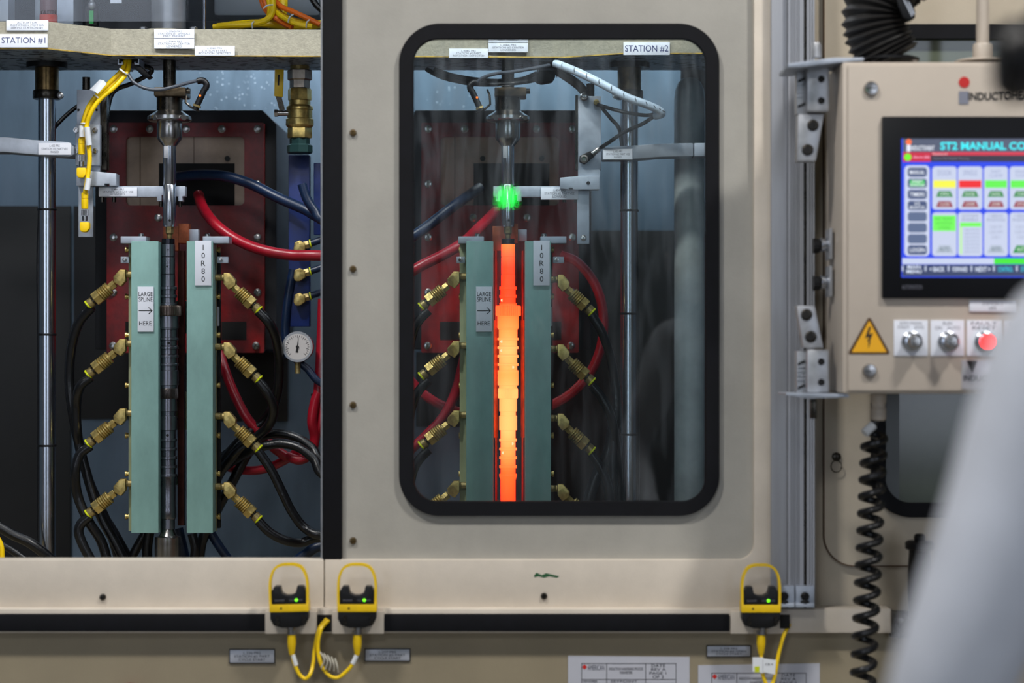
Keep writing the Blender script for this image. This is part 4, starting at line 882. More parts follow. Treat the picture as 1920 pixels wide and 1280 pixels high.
# ------------------------------------------------------------------ shafts
def shaft(sh, no, hot):
    d = YS; k = K(d); cx = 315.5; o = P(cx, 0, d)+sh
    lab = ['long dark stepped spline shaft held in the station 1 coil', 'glowing orange hot spline shaft in the station 2 coil'][no-1]
    t = thing('spline_shaft', P(cx, 991, d)+sh, lab, 'shaft', 'spline shafts in the coils')
    global HOTX
    HOTX = o.x
    m = hot_material(P(0, 990, d).z, P(0, 458, d).z) if hot else mat('scaled_shaft_steel', (128, 128, 136), .3, .95, noise=.12, nscale=14, rough_var=.06)
    def seg(n, pr, mm=None, sg=36): return link(n, G().lathe([(r*k, -y*k) for r, y in pr], o, (0, 0, 1), sg), mm or m, t)
    def st(n, r, y0, y1, nt, dp, mm=None): return link(n, G().star([(r*k*.96, -y0*k), (r*k, -(y0+1.2)*k), (r*k, -(y1-1.2)*k), (r*k*.96, -y1*k)], o, (0, 0, 1), nt, dp*k), mm or m, t)
    def steps(rows):
        pr = []
        for r, y0, y1 in rows:
            pr += [(r-.5, y0), (r, y0+.5), (r, y1-.5), (r-.5, y1)]
        return pr
    seg('end_cap', steps([(12, 447.5, 458)]), mat('cap_steel', (60, 58, 64), .3, 1.))
    if hot: pass
    seg('upper_journal', steps([(12.8, 458, 481), (12.3, 481, 482), (12.8, 482, 514), (12.4, 514, 515.2), (13, 515.2, 537)]))
    seg('grooved_neck', steps([(16.2, 537, 543), (14, 543, 552.5), (16.2, 552.5, 558), (14, 558, 568), (16.2, 568, 573)]))
    st('large_spline', 24, 573, 592, 34, 2.2, None if hot else mat('spline_teeth', (120, 108, 100), .35, .9, noise=.2, nscale=80))
    seg('shoulder', steps([(20, 592, 615), (19, 615, 617.5)]))
    rows = [(17.5, 617.5, 633)]
    for y in (633, 649.5, 665.5, 681): rows += [(19.8, y, y+4.5), (17, y+4.5, y+15 if y < 681 else y+13)]
    seg('grooved_body', steps(rows))
    seg('middle_journal', steps([(19.6, 694, 722), (17, 722, 728)]))
    st('small_spline', 18.6, 728, 746.5, 48, 1.2, None if hot else mat('spline_teeth_b', (96, 90, 88), .35, .9, noise=.2, nscale=80))
    seg('lower_journal', steps([(16.4, 746.5, 771), (14.6, 771, 779), (16.6, 779, 806), (14, 806, 822)]))
    rows = []
    for y in (822, 839, 855.5, 872, 888): rows += [(16.4, y, y+5)] + ([(13.8, y+5, y+16.7)] if y < 888 else [])
    seg('ringed_section', steps(rows))
    seg('tail_journal', [(16, 893), (14, 900), (13.8, 948), (14.6, 950), (14.8, 970), (14, 971.5), (12.6, 973), (12.6, 991)])
    dots = [(315, 468), (313, 499), (314, 552), (316, 640), (314, 813)] if not hot else []
    for x, y in dots: link('oil_hole', G().cyl(P(x, y+(3 if y > 500 else 0), d-.0152 if y > 500 and y < 600 else d-.0135 if y < 500 or y > 700 else d-.0185)+sh, P(x, y+(3 if y > 500 else 0), d-.0208 if 600 < y < 700 else d-.0165 if y > 500 and y < 600 else d-.0162)+sh, .003 if y > 540 else .0016, 12), hole, t)
    if hot:
        for dx, y, rr in ((-11, 563, 14), (-12, 640, 17.5), (-12, 657, 17), (9, 688, 17), (8, 831, 13.8), (-9, 848, 13.8)):
            c = P(cx+dx, y, d)+sh+Vector((0, -math.sqrt(rr*rr-dx*dx)*k, 0)); link('oil_hole', G().cyl(c+Vector((0, .003, 0)), c-Vector((0, .0006, 0)), .0030, 12), emit('hot_cavity', (255, 238, 180), 1.1), t)
    return t
shaft(Vector((0, 0, 0)), 1, False); shaft(SHS, 2, True)
for sx, lab in ((-1, 'narrow copper coil conductor lit red along the outer side of the glowing shaft'), (1, 'narrow copper coil conductor lit red between the glowing shaft and inner block')):
    x = 955+sx*24
    k = K(YS); X = lambda px: (px-960)*k; g = G()
    for (y0, y1, w) in ((600, 820, 4), (470, 600, 2.2), (820, 990, 2.2)):
        a, b = P(0, y1, YS).z, P(0, y0, YS).z        # the inner face leans toward the shaft
        g.poly([Vector((X(x+sx*w), YS-.014, a)), Vector((X(x-sx*w*.6), YS+.012, a)), Vector((X(x+sx*w), YS+.02, a))], Vector((0, 0, b-a)))
    solo('coil_conductor', g, copper, lab, 'conductor', 'copper coil conductors')
def tailstock(sh, no):
    d = YS; k = K(d); o = P(315, 0, d)+sh
    t = thing('tailstock', P(315, 1080, d)+sh, ['turned steel tailstock centre under the dark shaft', 'turned steel tailstock centre under the glowing shaft'][no-1], 'tailstock')
    link('centre_cone', G().lathe([(r*k, -y*k) for r, y in ((11, 991), (13, 997), (17, 1004), (24, 1006), (24, 1011))], o, (0, 0, 1), 36), steel, t)
    link('body', G().lathe([(r*k, -y*k) for r, y in ((24.5, 1011), (24.5, 1110))], o, (0, 0, 1), 36), steel, t)
    link('set_screw', G().cyl(P(326, 1007, d-.02)+sh, P(326, 1007, d-.03)+sh, .003, 10), hole, t)
tailstock(Vector((0, 0, 0)), 1); tailstock(SHS, 2)

# ------------------------------------------------------------------ transformers
def transformer(no):
    d = .75; s = 0 if no == 1 else 590
    t = thing('transformer_box', P(347+s, 662, d+.1), ['black transformer box with red bolted face plate behind the dark shaft', 'black transformer box with red bolted face plate behind the glowing shaft'][no-1], 'transformer', 'transformers behind the coils')
    x0, x1 = 200+s, 495+s
    link('housing', G().prism([(x0-12, 206), (x0+292, 206), (x1+24, 232), (x1+24, 655), (x0-22, 655), (x0-22, 232)], d+.02, .36, .004), blackbox, t)
    n = 7
    fp_ = link('face_plate', G().ring(rrect(x0, 230, x1, 661, 3, n), rrect(x0+36, 256, x1-37, 385, 9, n), d, .018), redp, t)
    link('inner_plate', G().bx(x0+30, 250, x1-30, 392, d+.012, .006), innerp, t)
    link('inner_plate_seam', G().bx(x0+62, 256, x0+63.5, 385, d+.0116, .001).bx(x0+163, 256, x0+164.2, 306, d+.0116, .001), brownink, t)
    link('coil_slot', G().bx(x0+98, 306, x0+240, 385, d+.0112, .002), hole, t)
    for x in (x0+115, x0+226): link('knob', G().cyl(P(x, 297, d+.012), P(x, 297, d+.004), .006, 16), black, t)
    pos = [(x0+13, 242), (x0+81, 242), (x0+149, 242), (x0+216, 242), (x0+283, 242), (x0+13, 445), (x0+97, 408), (x0+198, 408), (x0+283, 445), (x0+13, 548), (x0+283, 548), (x0+12, 648), (x0+280, 648), (x0+13, 345), (x0+283, 345)]
    for x, y in pos:
        link('plate_bolt', G().lathe([(.0085, 0), (.0085, .003), (.0070, .0035), (.0065, .008), (.0035, .0085), (.0035, .004)], P(x, y, d), (0, -1, 0), 18), steel, t)
    link('lower_recess', G().bx(x0+215, 603, x0+262, 637, d-.001, .002), hole, t); link('lower_recess', G().bx(x0+35, 603, x0+82, 637, d-.001, .002), hole, t)
transformer(1); transformer(2)

# ------------------------------------------------------------------ guide columns
def column(px, no, ties):
    d = .50; t = thing('guide_column', P(px, 1080, d), ['chromed guide column beside the outer couplings of station 1', 'chromed guide column between the station 2 hoses and grey pipe'][no-1], 'column', 'chromed guide columns')
    k = K(d); o = P(px, 0, d)
    link('bar', G().lathe([(16.5*k, -1090*k), (16.5*k, -130*k)], o, (0, 0, 1), 40), chrome, t)
    link('bushing', G().lathe([(22*k, -182*k), (22*k, -108*k)], o, (0, 0, 1), 36), brownsteel, t)
    cl = link('clamp_ring', G().lathe([(25*k, -186*k), (26*k, -184*k), (26*k, -172*k), (25*k, -170*k)], o, (0, 0, 1), 36), dsteel, t)
    link('clamp_screw', G().lathe([(.007, 0), (.007, .006), (.003, .007)], P(px+(26 if no == 1 else -26), 179, d-.02), (0, -1, 0), 14), steel, cl)
    link('mounting_flange', G().lathe([(38*k, -128*k), (38*k, -108*k)], o, (0, 0, 1), 30), black, t)
    for y in ties: link('tie_band', G().lathe([(17.5*k, -y*k), (18*k, -(y-2)*k), (17.5*k, -(y-4)*k)], o, (0, 0, 1), 30), black, t)
    link('strapped_cable', G().tube([P(px-14 if no == 1 else px+12, 392, d-.012), P(px-17 if no == 1 else px+15, 500, d-.01), P(px-15 if no == 1 else px+16, 700, d-.01), P(px-16 if no == 1 else px+17, 1070, d-.01)], .0032, 8), rubber_g, t)
    return t
column(88, 1, (395, 629, 837)); column(1180, 2, (397, 590, 816))
# grey pipe of station 2
t = thing('grey_pipe', P(1292, 1080, .6), 'thick pale grey painted pipe near the far edge of the door window', 'pipe')
k = K(.6); o = P(1293, 0, .6)
link('pipe_body', G().lathe([(29*k, -1090*k), (29*k, -185*k), (27*k, -168*k), (21*k, -154*k), (12*k, -147*k), (3*k, -145*k)], o, (0, 0, 1), 40), greypipe, t)
link('upper_pipe', G().lathe([(24*k, -190*k), (24*k, -100*k)], P(1300, 0, .64), (0, 0, 1), 36), mat('taupe_pipe', (110, 102, 92), .5), t)

# ------------------------------------------------------------------ side arms, slides, vee arms
t = thing('part_arm', P(60, 298, .44), 'milled aluminium arm reaching in from the outer edge of station 1', 'arm', 'aluminium arms at column height')
link('arm_bar', G().prism([(-60, 257), (12, 257), (60, 262), (128, 266), (139, 275), (139, 289), (130, 294), (70, 290), (10, 285), (-60, 285)], .44, .06, .002), alu_matte, t)
plate(t, 72, 268, 133, 290, .437, 'L.402 PRS\nSTATION #1 PART VEE\nRAISED', None, white, inkg)
t = thing('part_arm', P(1230, 298, .44), 'milled aluminium arm reaching to the grey pipe in station 2', 'arm', 'aluminium arms at column height')
link('arm_bar', G().prism([(1130, 276), (1240, 269), (1300, 268), (1300, 293), (1240, 294), (1180, 299), (1130, 299)], .44, .06, .002).bx(1301.5, 268, 1345, 293, .442, .06, .002), alu_matte, t)
plate(t, 1131, 279, 1186, 299, .437, 'L.502 PRS\nSTATION #2 PART VEE\nRAISED', None, white, inkg)

t = thing('linear_slide', P(168, 440, .46), 'vertical aluminium slide with bolted carriage under the yellow plugs', 'slide', 'linear slides')
link('slide_rail', G().bx(144, 168, 187, 330, .475, .02, .001), alu_matte, t)
link('side_rail', G().bx(187, 175, 200, 318, .485, .03, .001), dsteel, t)
cr = link('carriage', G().bx(141, 233, 187, 310, .455, .02, .0015), alu_matte, t)
for x, y in ((143, 244), (179, 244), (143, 283), (179, 283)): link('carriage_bolt', G().lathe([(.0055, 0), (.0055, .005), (.0028, .0052), (.0028, .002)], P(x, y, .455), (0, -1, 0), 16), steel, cr)
for x in (147, 181): link('rail_hole', G().cyl(P(x, 206, .476), P(x, 206, .4735), .0026, 12), hole, t)
link('lower_strip', G().bx(147, 330, 174, 444, .468, .008, .0012), alu_matte, t)
link('step_block', G().prism([(143, 319), (186, 322), (218, 325), (218, 348), (205, 348), (205, 344), (196, 344), (196, 348), (143, 348)], .445, .035, .001), alu_matte, t)
link('stop_post', G().cyl(P(162, 168, .485), P(162, 145, .485), .0085, 16), dsteel, t)
t = thing('linear_slide', P(1105, 457, .46), 'vertical aluminium slide in station 2 with the small black sensor on it', 'slide', 'linear slides')
link('slide_rail', G().bx(1084, 180, 1127, 318, .47, .02, .001), alu_matte, t)
link('side_rail', G().bx(1079, 178, 1084, 318, .48, .03), dsteel, t)
bl = link('step_block', G().prism([(1050, 333), (1084, 330), (1124, 330), (1124, 355), (1074, 355), (1074, 352), (1067, 352), (1067, 355), (1050, 353)], .445, .035, .001), alu_matte, t)
link('block_hole', G().cyl(P(1103, 343, .4455), P(1103, 343, .444), .0038, 14), hole, bl)
link('upper_strip', G().bx(1084, 318, 1125, 331, .462, .01), alu_matte, t)
ls = link('lower_strip', G().bx(1082, 357, 1105, 457, .468, .008, .001), alu_matte, t)
link('strip_screw', G().lathe([(.0062, 0), (.0062, .003), (.003, .004)], P(1094, 446, .468), (0, -1, 0), 16), steel, ls)
link('stop_post', G().cyl(P(1107, 180, .49), P(1107, 157, .49), .0085, 16), dsteel, t)
kn = link('lock_knob', G().lathe([(.009, 0), (.009, .010), (.006, .012), (.003, .011)], P(1095, 182, .468), (0, -1, 0), 20), steel, t)
link('lock_screw', G().lathe([(.006, 0), (.006, .006), (.003, .007)], P(1118, 192, .468), (0, -1, 0), 16), brass_d, t)
def vee(no):
    s = 0 if no == 1 else 1
    f = (lambda x: x) if no == 1 else (lambda x: 1272-x)
    lab = ['aluminium vee arm cradling the spindle nose above the dark shaft', 'aluminium vee arm cradling the spindle nose above the glowing shaft'][no-1]
    t = thing('vee_arm', P(f(270), 372, .44), lab, 'arm', 'aluminium vee arms')
    def q(l): return [(f(x), y) for x, y in l]
    link('arm_bar', G().prism(q([(186, 349), (306, 349), (306, 366), (303, 366), (303, 377), (294, 377), (294, 369), (186, 369)]), .47, .025, .001), alu_matte, t)
    link('fork_tip', G().prism(q([(330, 349), (347, 349), (347, 368), (342, 368), (342, 377), (334, 377), (334, 368), (330, 368)]), .47, .025, .001), alu_matte, t)
    link('fork_back', G().prism(q([(300, 350), (334, 350), (334, 366), (300, 366)]), .492, .006), alu_matte, t)
    for x in (302, 338): link('pin_screw', G().cyl(P(f(x), 377, .48), P(f(x), 388, .48), .0035, 10), dsteel, t)
    xs = (185, 257) if no == 1 else (1014, 1084)
    plate(t, xs[0], 351, xs[1], 368 if no == 1 else 374, .4655, 'L.404 PRS\nSTATION #%d PART VEE\nLOWERED' % no, None, white, inkg)
    for x in (192, 214): link('hanger_screw', G().cyl(P(f(x), 369, .48), P(f(x), 379, .48), .004, 10), dsteel, t)
vee(1); vee(2)

# ------------------------------------------------------------------ yellow sensor leads, station 1
gq = 'yellow leads of station 1'
t = thing('cable_channel', P(240, 122, .41), 'small white edged cable channel under the platen with leads coming out', 'channel')
ch = [(221, 104), (261, 104), (261, 121), (252, 121), (252, 116), (254, 116), (254, 119), (259, 119), (259, 106), (223, 106), (223, 119), (228, 119), (228, 116), (230, 116), (230, 121), (221, 121)]
link('channel_profile', G().prism([(x, y) for x, y in ch], .43, .12), alu_matte, t)
link('channel_inside', G().bx(224, 107, 258, 119, .46, .09), black, t)
def lead(path, tx, ty, tx2, ty2, ey, lab):
    t = thing('sensor_lead', P(path[0][0], path[0][1], path[0][2]), lab, 'cable', gq)
    link('cable', G().tube([P(*p) for p in path], .0048, 12), yelc, t); x, y, d = path[-1]
    link('plug', G().lathe([(.0052, 0), (.0072, .001), (.0074, .012), (.0066, .013), (.0074, .014), (.0074, .032), (.0066, .034)], P(x, y-1, d), (0, 0, -1), 18), yelc, t)
    link('coupling_ring', G().star([(.0072, 0), (.0072, .012)], P(x, y+31, d), (0, 0, -1), 16, .0006), steel, t); link('steel_neck', G().cyl(P(x, y+43, d), P(x, y+52, d), .0058, 16), steel, t)
    link('elbow_plug', G().prism([(x-10, y+54), (x+8, y+54), (x+8, y+66), (x+3, y+73), (x-7, y+73), (x-10, y+68)], d-.009, .018, .004), yelc, t)
    return t
lead([(236, 112, .45), (228, 132, .435), (205, 155, .43), (182, 178, .425), (166, 200, .425), (157, 225, .425), (153, 245, .43), (153, 260, .43)], 0, 0, 0, 0, 0, 'yellow sensor lead ending in the shorter plug on the slide carriage')
lead([(243, 113, .45), (238, 136, .43), (216, 162, .42), (188, 186, .415), (170, 212, .415), (162, 240, .42), (166, 270, .425), (168, 300, .425), (164, 335, .425), (160, 358, .425), (159, 362, .43)], 0, 0, 0, 0, 0, 'yellow sensor lead ending in the lower plug at the slide foot')
cab([(240, 111, .47), (232, 135, .44), (210, 160, .435), (184, 182, .43), (166, 208, .43), (158, 232, .44), (160, 262, .45)], .0046, yelc, 'yellow lead running behind the other two under the platen', 'sensor_lead', 'cable', gq)
for (x0, y0, x1, y1, r, lab) in ((228, 126, 237, 141, .011, 'white tie around the yellow leads just below the channel'), (178, 176, 188, 184, .011, 'white tie around the yellow leads below the white flag'), (153, 233, 165, 234, .010, 'white tie round the yellow leads above the carriage')):
    c = P((x0+x1)/2, (y0+y1)/2, .425)
    ax = {228: (-.8, 0, -1), 178: (-1, 0, -1.2), 153: (0, 0, 1)}[x0]
    solo('cable_tie', G().lathe([(r, 0), (r*1.04, .0015), (r, .003)], c, ax, 18), clearw, lab, 'cable tie', 'white ties on the yellow leads')
solo('cable_flag', G().poly([P(168, 168, .405), P(187, 149, .405), (P(196, 151, .405)), P(180, 172, .405)], Vector((0, .001, 0))).poly([P(178, 171, .403), P(196, 152, .403), P(200, 157, .403), P(183, 176, .403)], Vector((0, .002, 0))), clearw, 'crumpled white flag label on the yellow leads', 'tag')
solo('cable_marker', G().cyl(P(153, 236, .424), P(154, 257, .424), .0062, 14), clearw, 'white marker sleeve above the shorter yellow plug', 'tag', 'white marker sleeves')
solo('cable_marker', G().cyl(P(163, 238, .414), P(167, 272, .419), .0062, 14), clearw, 'long white marker sleeve on the lower yellow lead beside the carriage', 'tag', 'white marker sleeves')
solo('cable_marker', G().cyl(P(166.5, 334, .419), P(163, 356, .419), .0058, 14), clearw, 'white marker sleeve above the lower yellow plug', 'tag', 'white marker sleeves')
# black leads of station 1
cab([(262, 118, .50), (280, 128, .47), (300, 150, .47)][:0] or [(240, 138, .43), (252, 155, .42), (275, 166, .415), (300, 168, .41), (325, 163, .41), (350, 156, .42), (372, 151, .43), (378, 153, .43)], .0036, mat('grey_jacket', (60, 66, 76), .45), 'grey sensor lead sagging from the channel across spindle 1')
def prox(sh, flip, lab):
    f = (lambda x: x) if not flip else (lambda x: 636-x)
    t = thing('proximity_sensor', P(f(370), 205, .44)+sh, lab, 'sensor', 'proximity sensors at the spindles')
    L = lambda n, g, m: link(n, g.shift(sh), m, t)
    L('elbow_head', G().tube([P(f(370), 152, .43), P(f(380), 151, .43), (P(f(387), 158, .43)), P(f(385), 168, .43)], .0068, 12), black)
    L('body', G().cyl(P(f(384), 166, .43), P(f(366), 205, .43), .0066, 16), black)
    L('hex_nut', G().lathe([(.009, 0), (.009, .004)], P(f(370), 197, .43), (-.4*(1 if not flip else -1), 0, -1), 6), brass_d)
    L('sensor_bracket', G().tube([P(f(352), 165, .45), P(f(349), 175, .44), P(f(348), 192, .44), P(f(358), 201, .44), P(f(374), 208, .44)], .0024, 8, smooth=False), dsteel)
    L('indicator', G().ball(P(f(375), 179, .4235), .0022), led_o)
prox(Vector((0, 0, 0)), False, 'black elbow proximity sensor beside the spindle above the dark shaft'); prox(SH+Vector((0, 0, -.004)), True, 'black elbow proximity sensor beside the spindle above the glowing shaft')
cab([(262, 120, .5), (285, 133, .5), (250, 155, .52), (215, 170, .53), (203, 200, .53), (198, 260, .53)], .005, rubber_g, 'black lead dropping behind the station 1 slide')
cab([(195, 172, .54), (150, 196, .54), (115, 225, .53), (90, 258, .52), (80, 300, .52), (76, 400, .515)], .0046, rubber_g, 'black lead curving from the slide down to the guide column')
solo('lead_clip', G().prism([(248, 122), (262, 122), (284, 143), (276, 147), (262, 138)], .44, .03, .003), black, 'black duct piece under the platen beside the yellow leads', 'clip')

# station 2: spiral wrapped bundle and black leads
sp = [P(1040, 118, .44), P(1085, 136, .41), P(1130, 158, .39), (P(1175, 182, .38)), P(1215, 197, .38), P(1236, 207, .385), P(1240, 214, .39), P(1228, 217, .40)]
t = thing('wrapped_bundle', sp[0], 'translucent spiral wrapped cable bundle slanting down from the platen in station 2', 'cable')
link('spiral_wrap', G().tube(sp, .0085, 16), mat('milky_wrap', (190, 206, 222), .25, noise=.1, nscale=30), t)
cc = catmull(sp, 8)
for i in range(3, 46, 4):
    a, b = cc[i], cc[i+1]
    link('wrap_gap', G().lathe([(.0088, 0), (.0088, .0016)], a, (b-a)+Vector((0, 0, .004)), 16), rubber, t)
cab([(1035, 112, .43), (1046, 119, .44)], .003, yelc, 'short pale lead end where the wrapped bundle leaves the platen', 'lead_end') if False else None
cab([(1236, 210, .40), (1215, 216, .41), (1180, 212, .42), (1150, 205, .44), (1120, 196, .45)], .004, rubber_g, 'black lead returning from the wrapped bundle to the lock knob')
cab([(1125, 198, .45), (1145, 222, .45), (1162, 245, .45), (1168, 300, .49)], .004, rubber_g, 'black lead dropping from the lock knob to the chrome column')
cab([(1232, 214, .41), (1205, 232, .42), (1170, 248, .42), (1140, 268, .43), (1126, 277, .44)], .0042, rubber_g, 'black lead feeding the small sensor on the station 2 slide')
cab([(800, 130, .52), (830, 145, .5), (880, 156, .49), (920, 158, .42), (960, 156, .41), (1000, 150, .45), (1010, 140, .5)], .005, rubber_g, 'black lead passing in front of spindle 2, lower of the pair')
cab([(815, 130, .52), (850, 142, .5), (900, 150, .49), (940, 152, .54), (980, 148, .54), (1005, 138, .5)], .005, rubber_g, 'black lead passing behind spindle 2, upper of the pair')
cab([(892, 158, .43), (905, 146, .42), (930, 138, .41), (965, 134, .41), (1000, 128, .42), (1030, 122, .44)], .0038, mat('grey_jacket', (60, 66, 76), .45), 'grey sensor lead arching over spindle 2 to the channel')
cab([(1040, 130, .5), (1060, 142, .5), (1085, 160, .5), (1100, 178, .5)], .010, mat('taupe_jacket', (92, 86, 80), .5), 'thick taupe lead from the duct to the station 2 slide')
t = thing('cable_channel', P(1028, 125, .45), 'white edged cable channel under the platen in station 2', 'channel')
link('channel_profile', G().prism([(1008, 112), (1047, 112), (1047, 132), (1045, 132), (1045, 114), (1010, 114), (1010, 128), (1008, 128)], .46, .12), alu_matte, t)
link('channel_inside', G().bx(1011, 114, 1044, 128, .48, .08), black, t)
solo('duct_elbow', G().prism([(1010, 131), (1038, 131), (1042, 142), (1036, 152), (1014, 156), (1001, 150)], .47, .04, .006), black, 'black duct elbow under the channel in station 2', 'duct')
t = thing('slide_sensor', P(1100, 300, .45), 'small black sensor with big steel screw on the station 2 slide', 'sensor')
link('sensor_body', G().prism([(1087, 292), (1108, 282), (1118, 290), (1106, 300), (1096, 308), (1086, 303)], .452, .014, .002), black, t)
link('clamp_screw', G().lathe([(.0085, 0), (.0085, .005), (.005, .006), (.004, .003)], P(1095, 298, .452), (0, -1, 0), 20), steel, t)
link('steel_plug', G().lathe([(.0055, 0), (.006, .002), (.006, .018), (.0045, .02)], P(1110, 289, .445), (1.0, 0, .75), 16), steel, t)

# ------------------------------------------------------------------ valve, blue pipe, gauge
d = .55; k = K(d); cxv = 562; o = P(cxv, 0, d)
t = thing('ball_valve', P(cxv, 300, d), 'brass ball valve with yellow lever hanging from the platen by the door seal', 'valve')
def lv(n, pr, m, sg=6, par=t): return link(n, G().lathe([(r*k, -y*k) for r, y in pr], o, (0, 0, 1), sg), m, par)
lv('inlet_pipe', [(18, 108), (18, 134)], brass_d, 28); lv('steel_hex', [(21, 131), (23, 133), (23, 149), (21, 151)], mat('nickel', (168, 156, 144), .4, .9, noise=.15, nscale=50)); lv('steel_hex', [(19, 151), (19, 165)], mat('nickel', (168, 156, 144), .4))
lv('upper_hex', [(20, 166), (22, 169), (22, 188)], brass, 8); lv('valve_body', [(19, 188), (20, 189), (20, 197), (24, 200), (25, 202), (25, 206), (23.5, 207), (23.5, 222), (26, 224), (26, 235), (23, 239)], brass, 32)
lv('lower_hex', [(22, 239), (23, 241), (23, 257), (22, 259)], brass, 6); lv('blue_green_nut', [(19, 260), (19, 270), (24, 273), (24, 286), (22, 288)], mat('teal_nut', (36, 66, 66), .4, .5), 8)
link('stem', G().cyl(P(541, 212, d-.025), P(517, 212, d-.025), .0058, 12), steel, t); link('stem_nut', G().lathe([(.0085, 0), (.0085, .007)], P(521, 212, d-.025), (-1, 0, 0), 6), steel, t)
lvh = link('lever', G().prism([(515, 130), (532, 130), (530, 182), (514, 180)], d-.035, .006, .0015), yel, t)
link('lever_lettering', G().prism([(521, 140), (524.5, 140), (523.5, 160), (520.5, 160)], d-.0354, .0003), ink, lvh)
link('lever_shank', G().prism([(517, 181), (528, 182), (534, 205), (524, 208)], d-.034, .005), dsteel, t)
t = thing('blue_pipe', P(560, 612, .60), 'blue square water pipe below the brass valve', 'pipe')
link('pipe_body', G().bx(541, 290, 580, 612, .60, .035, .002), bluep, t)
link('thin_pipe', G().bx(588, 305, 601, 440, .60, .02, .002), bluep, t)
for i, y in enumerate((462, 514, 560)):
    t = thing('brass_elbow', P(565, y, .58), ['brass elbow fitting on the blue pipe, uppermost and hidden most', 'brass elbow fitting on the blue pipe, middle one', 'brass elbow fitting on the blue pipe, lowest and brightest'][i], 'fitting', 'brass elbow fittings on the blue pipe')
    link('elbow', G().prism([(550, y+6), (552, y-8), (562, y-12), (573, y-6), (572, y+6), (562, y+13), (553, y+13)], .575, .02, .003), brass, t)
    link('nut', G().lathe([(.009, 0), (.009, .010)], P(571, y-2, .585), (1, 0, .25), 6), brass_d, t)
    link('lime_ring', G().lathe([(.0092, 0), (.0092, .003)], P(581, y-5, .585), (1, 0, .25), 18), yelg, t)
    link('blue_tail', G().tube([P(583, y-6, .585), P(595, y-10, .585), P(612, y-16, .585)], .0075, 12), blueh, t)
t = thing('pressure_gauge', P(558, 678, .50), 'round white pressure gauge with steel rim beneath the blue pipe', 'gauge')
c = P(558, 650, .50); k = K(.5)
link('case', G().lathe([(28.5*k, 0), (29*k, -.004), (29*k, -.022), (22*k, -.03)], c, (0, -1, 0), 40), steel, t)
link('rim', G().lathe([(29*k, 0), (28.5*k, .003), (24.5*k, .003), (24.3*k, .0002)], c, (0, -1, 0), 40), alu, t)
link('dial', G().cyl(c+Vector((0, -.0004, 0)), c+Vector((0, -.0030, 0)), 24.5*k, 36), mat('dial_white', (196, 192, 190), .5), t)
dg = c+Vector((0, -.0032, 0)); g = G()
for i in range(25):
    a = math.radians(-135+i*11.25); r1, r2 = (19 if i % 3 else 17)*k, 22*k; wv = Vector((math.cos(a), 0, -math.sin(a)))*.0004; u = Vector((math.sin(a), 0, math.cos(a)))
    g.poly([dg+u*r1-wv, dg+u*r1+wv, dg+u*r2+wv, dg+u*r2-wv], Vector((0, -.0002, 0)))
link('tick_marks', g, ink, t)
g = G(); a = math.radians(6); u = Vector((math.sin(a), 0, math.cos(a))); wv = Vector((math.cos(a), 0, -math.sin(a)))
g.poly([dg-u*10*k-wv*2.5*k, dg-u*10*k+wv*2.5*k, dg+wv*1.2*k, dg+u*19*k, dg-wv*1.2*k], Vector((0, -.0008, 0))).cyl(dg, dg+Vector((0, -.002, 0)), 3*k, 14)
link('needle', g, ink, t)
link('stem', G().cyl(P(558, 678, .508), P(558, 700, .508), .006, 12), brass_d, t)

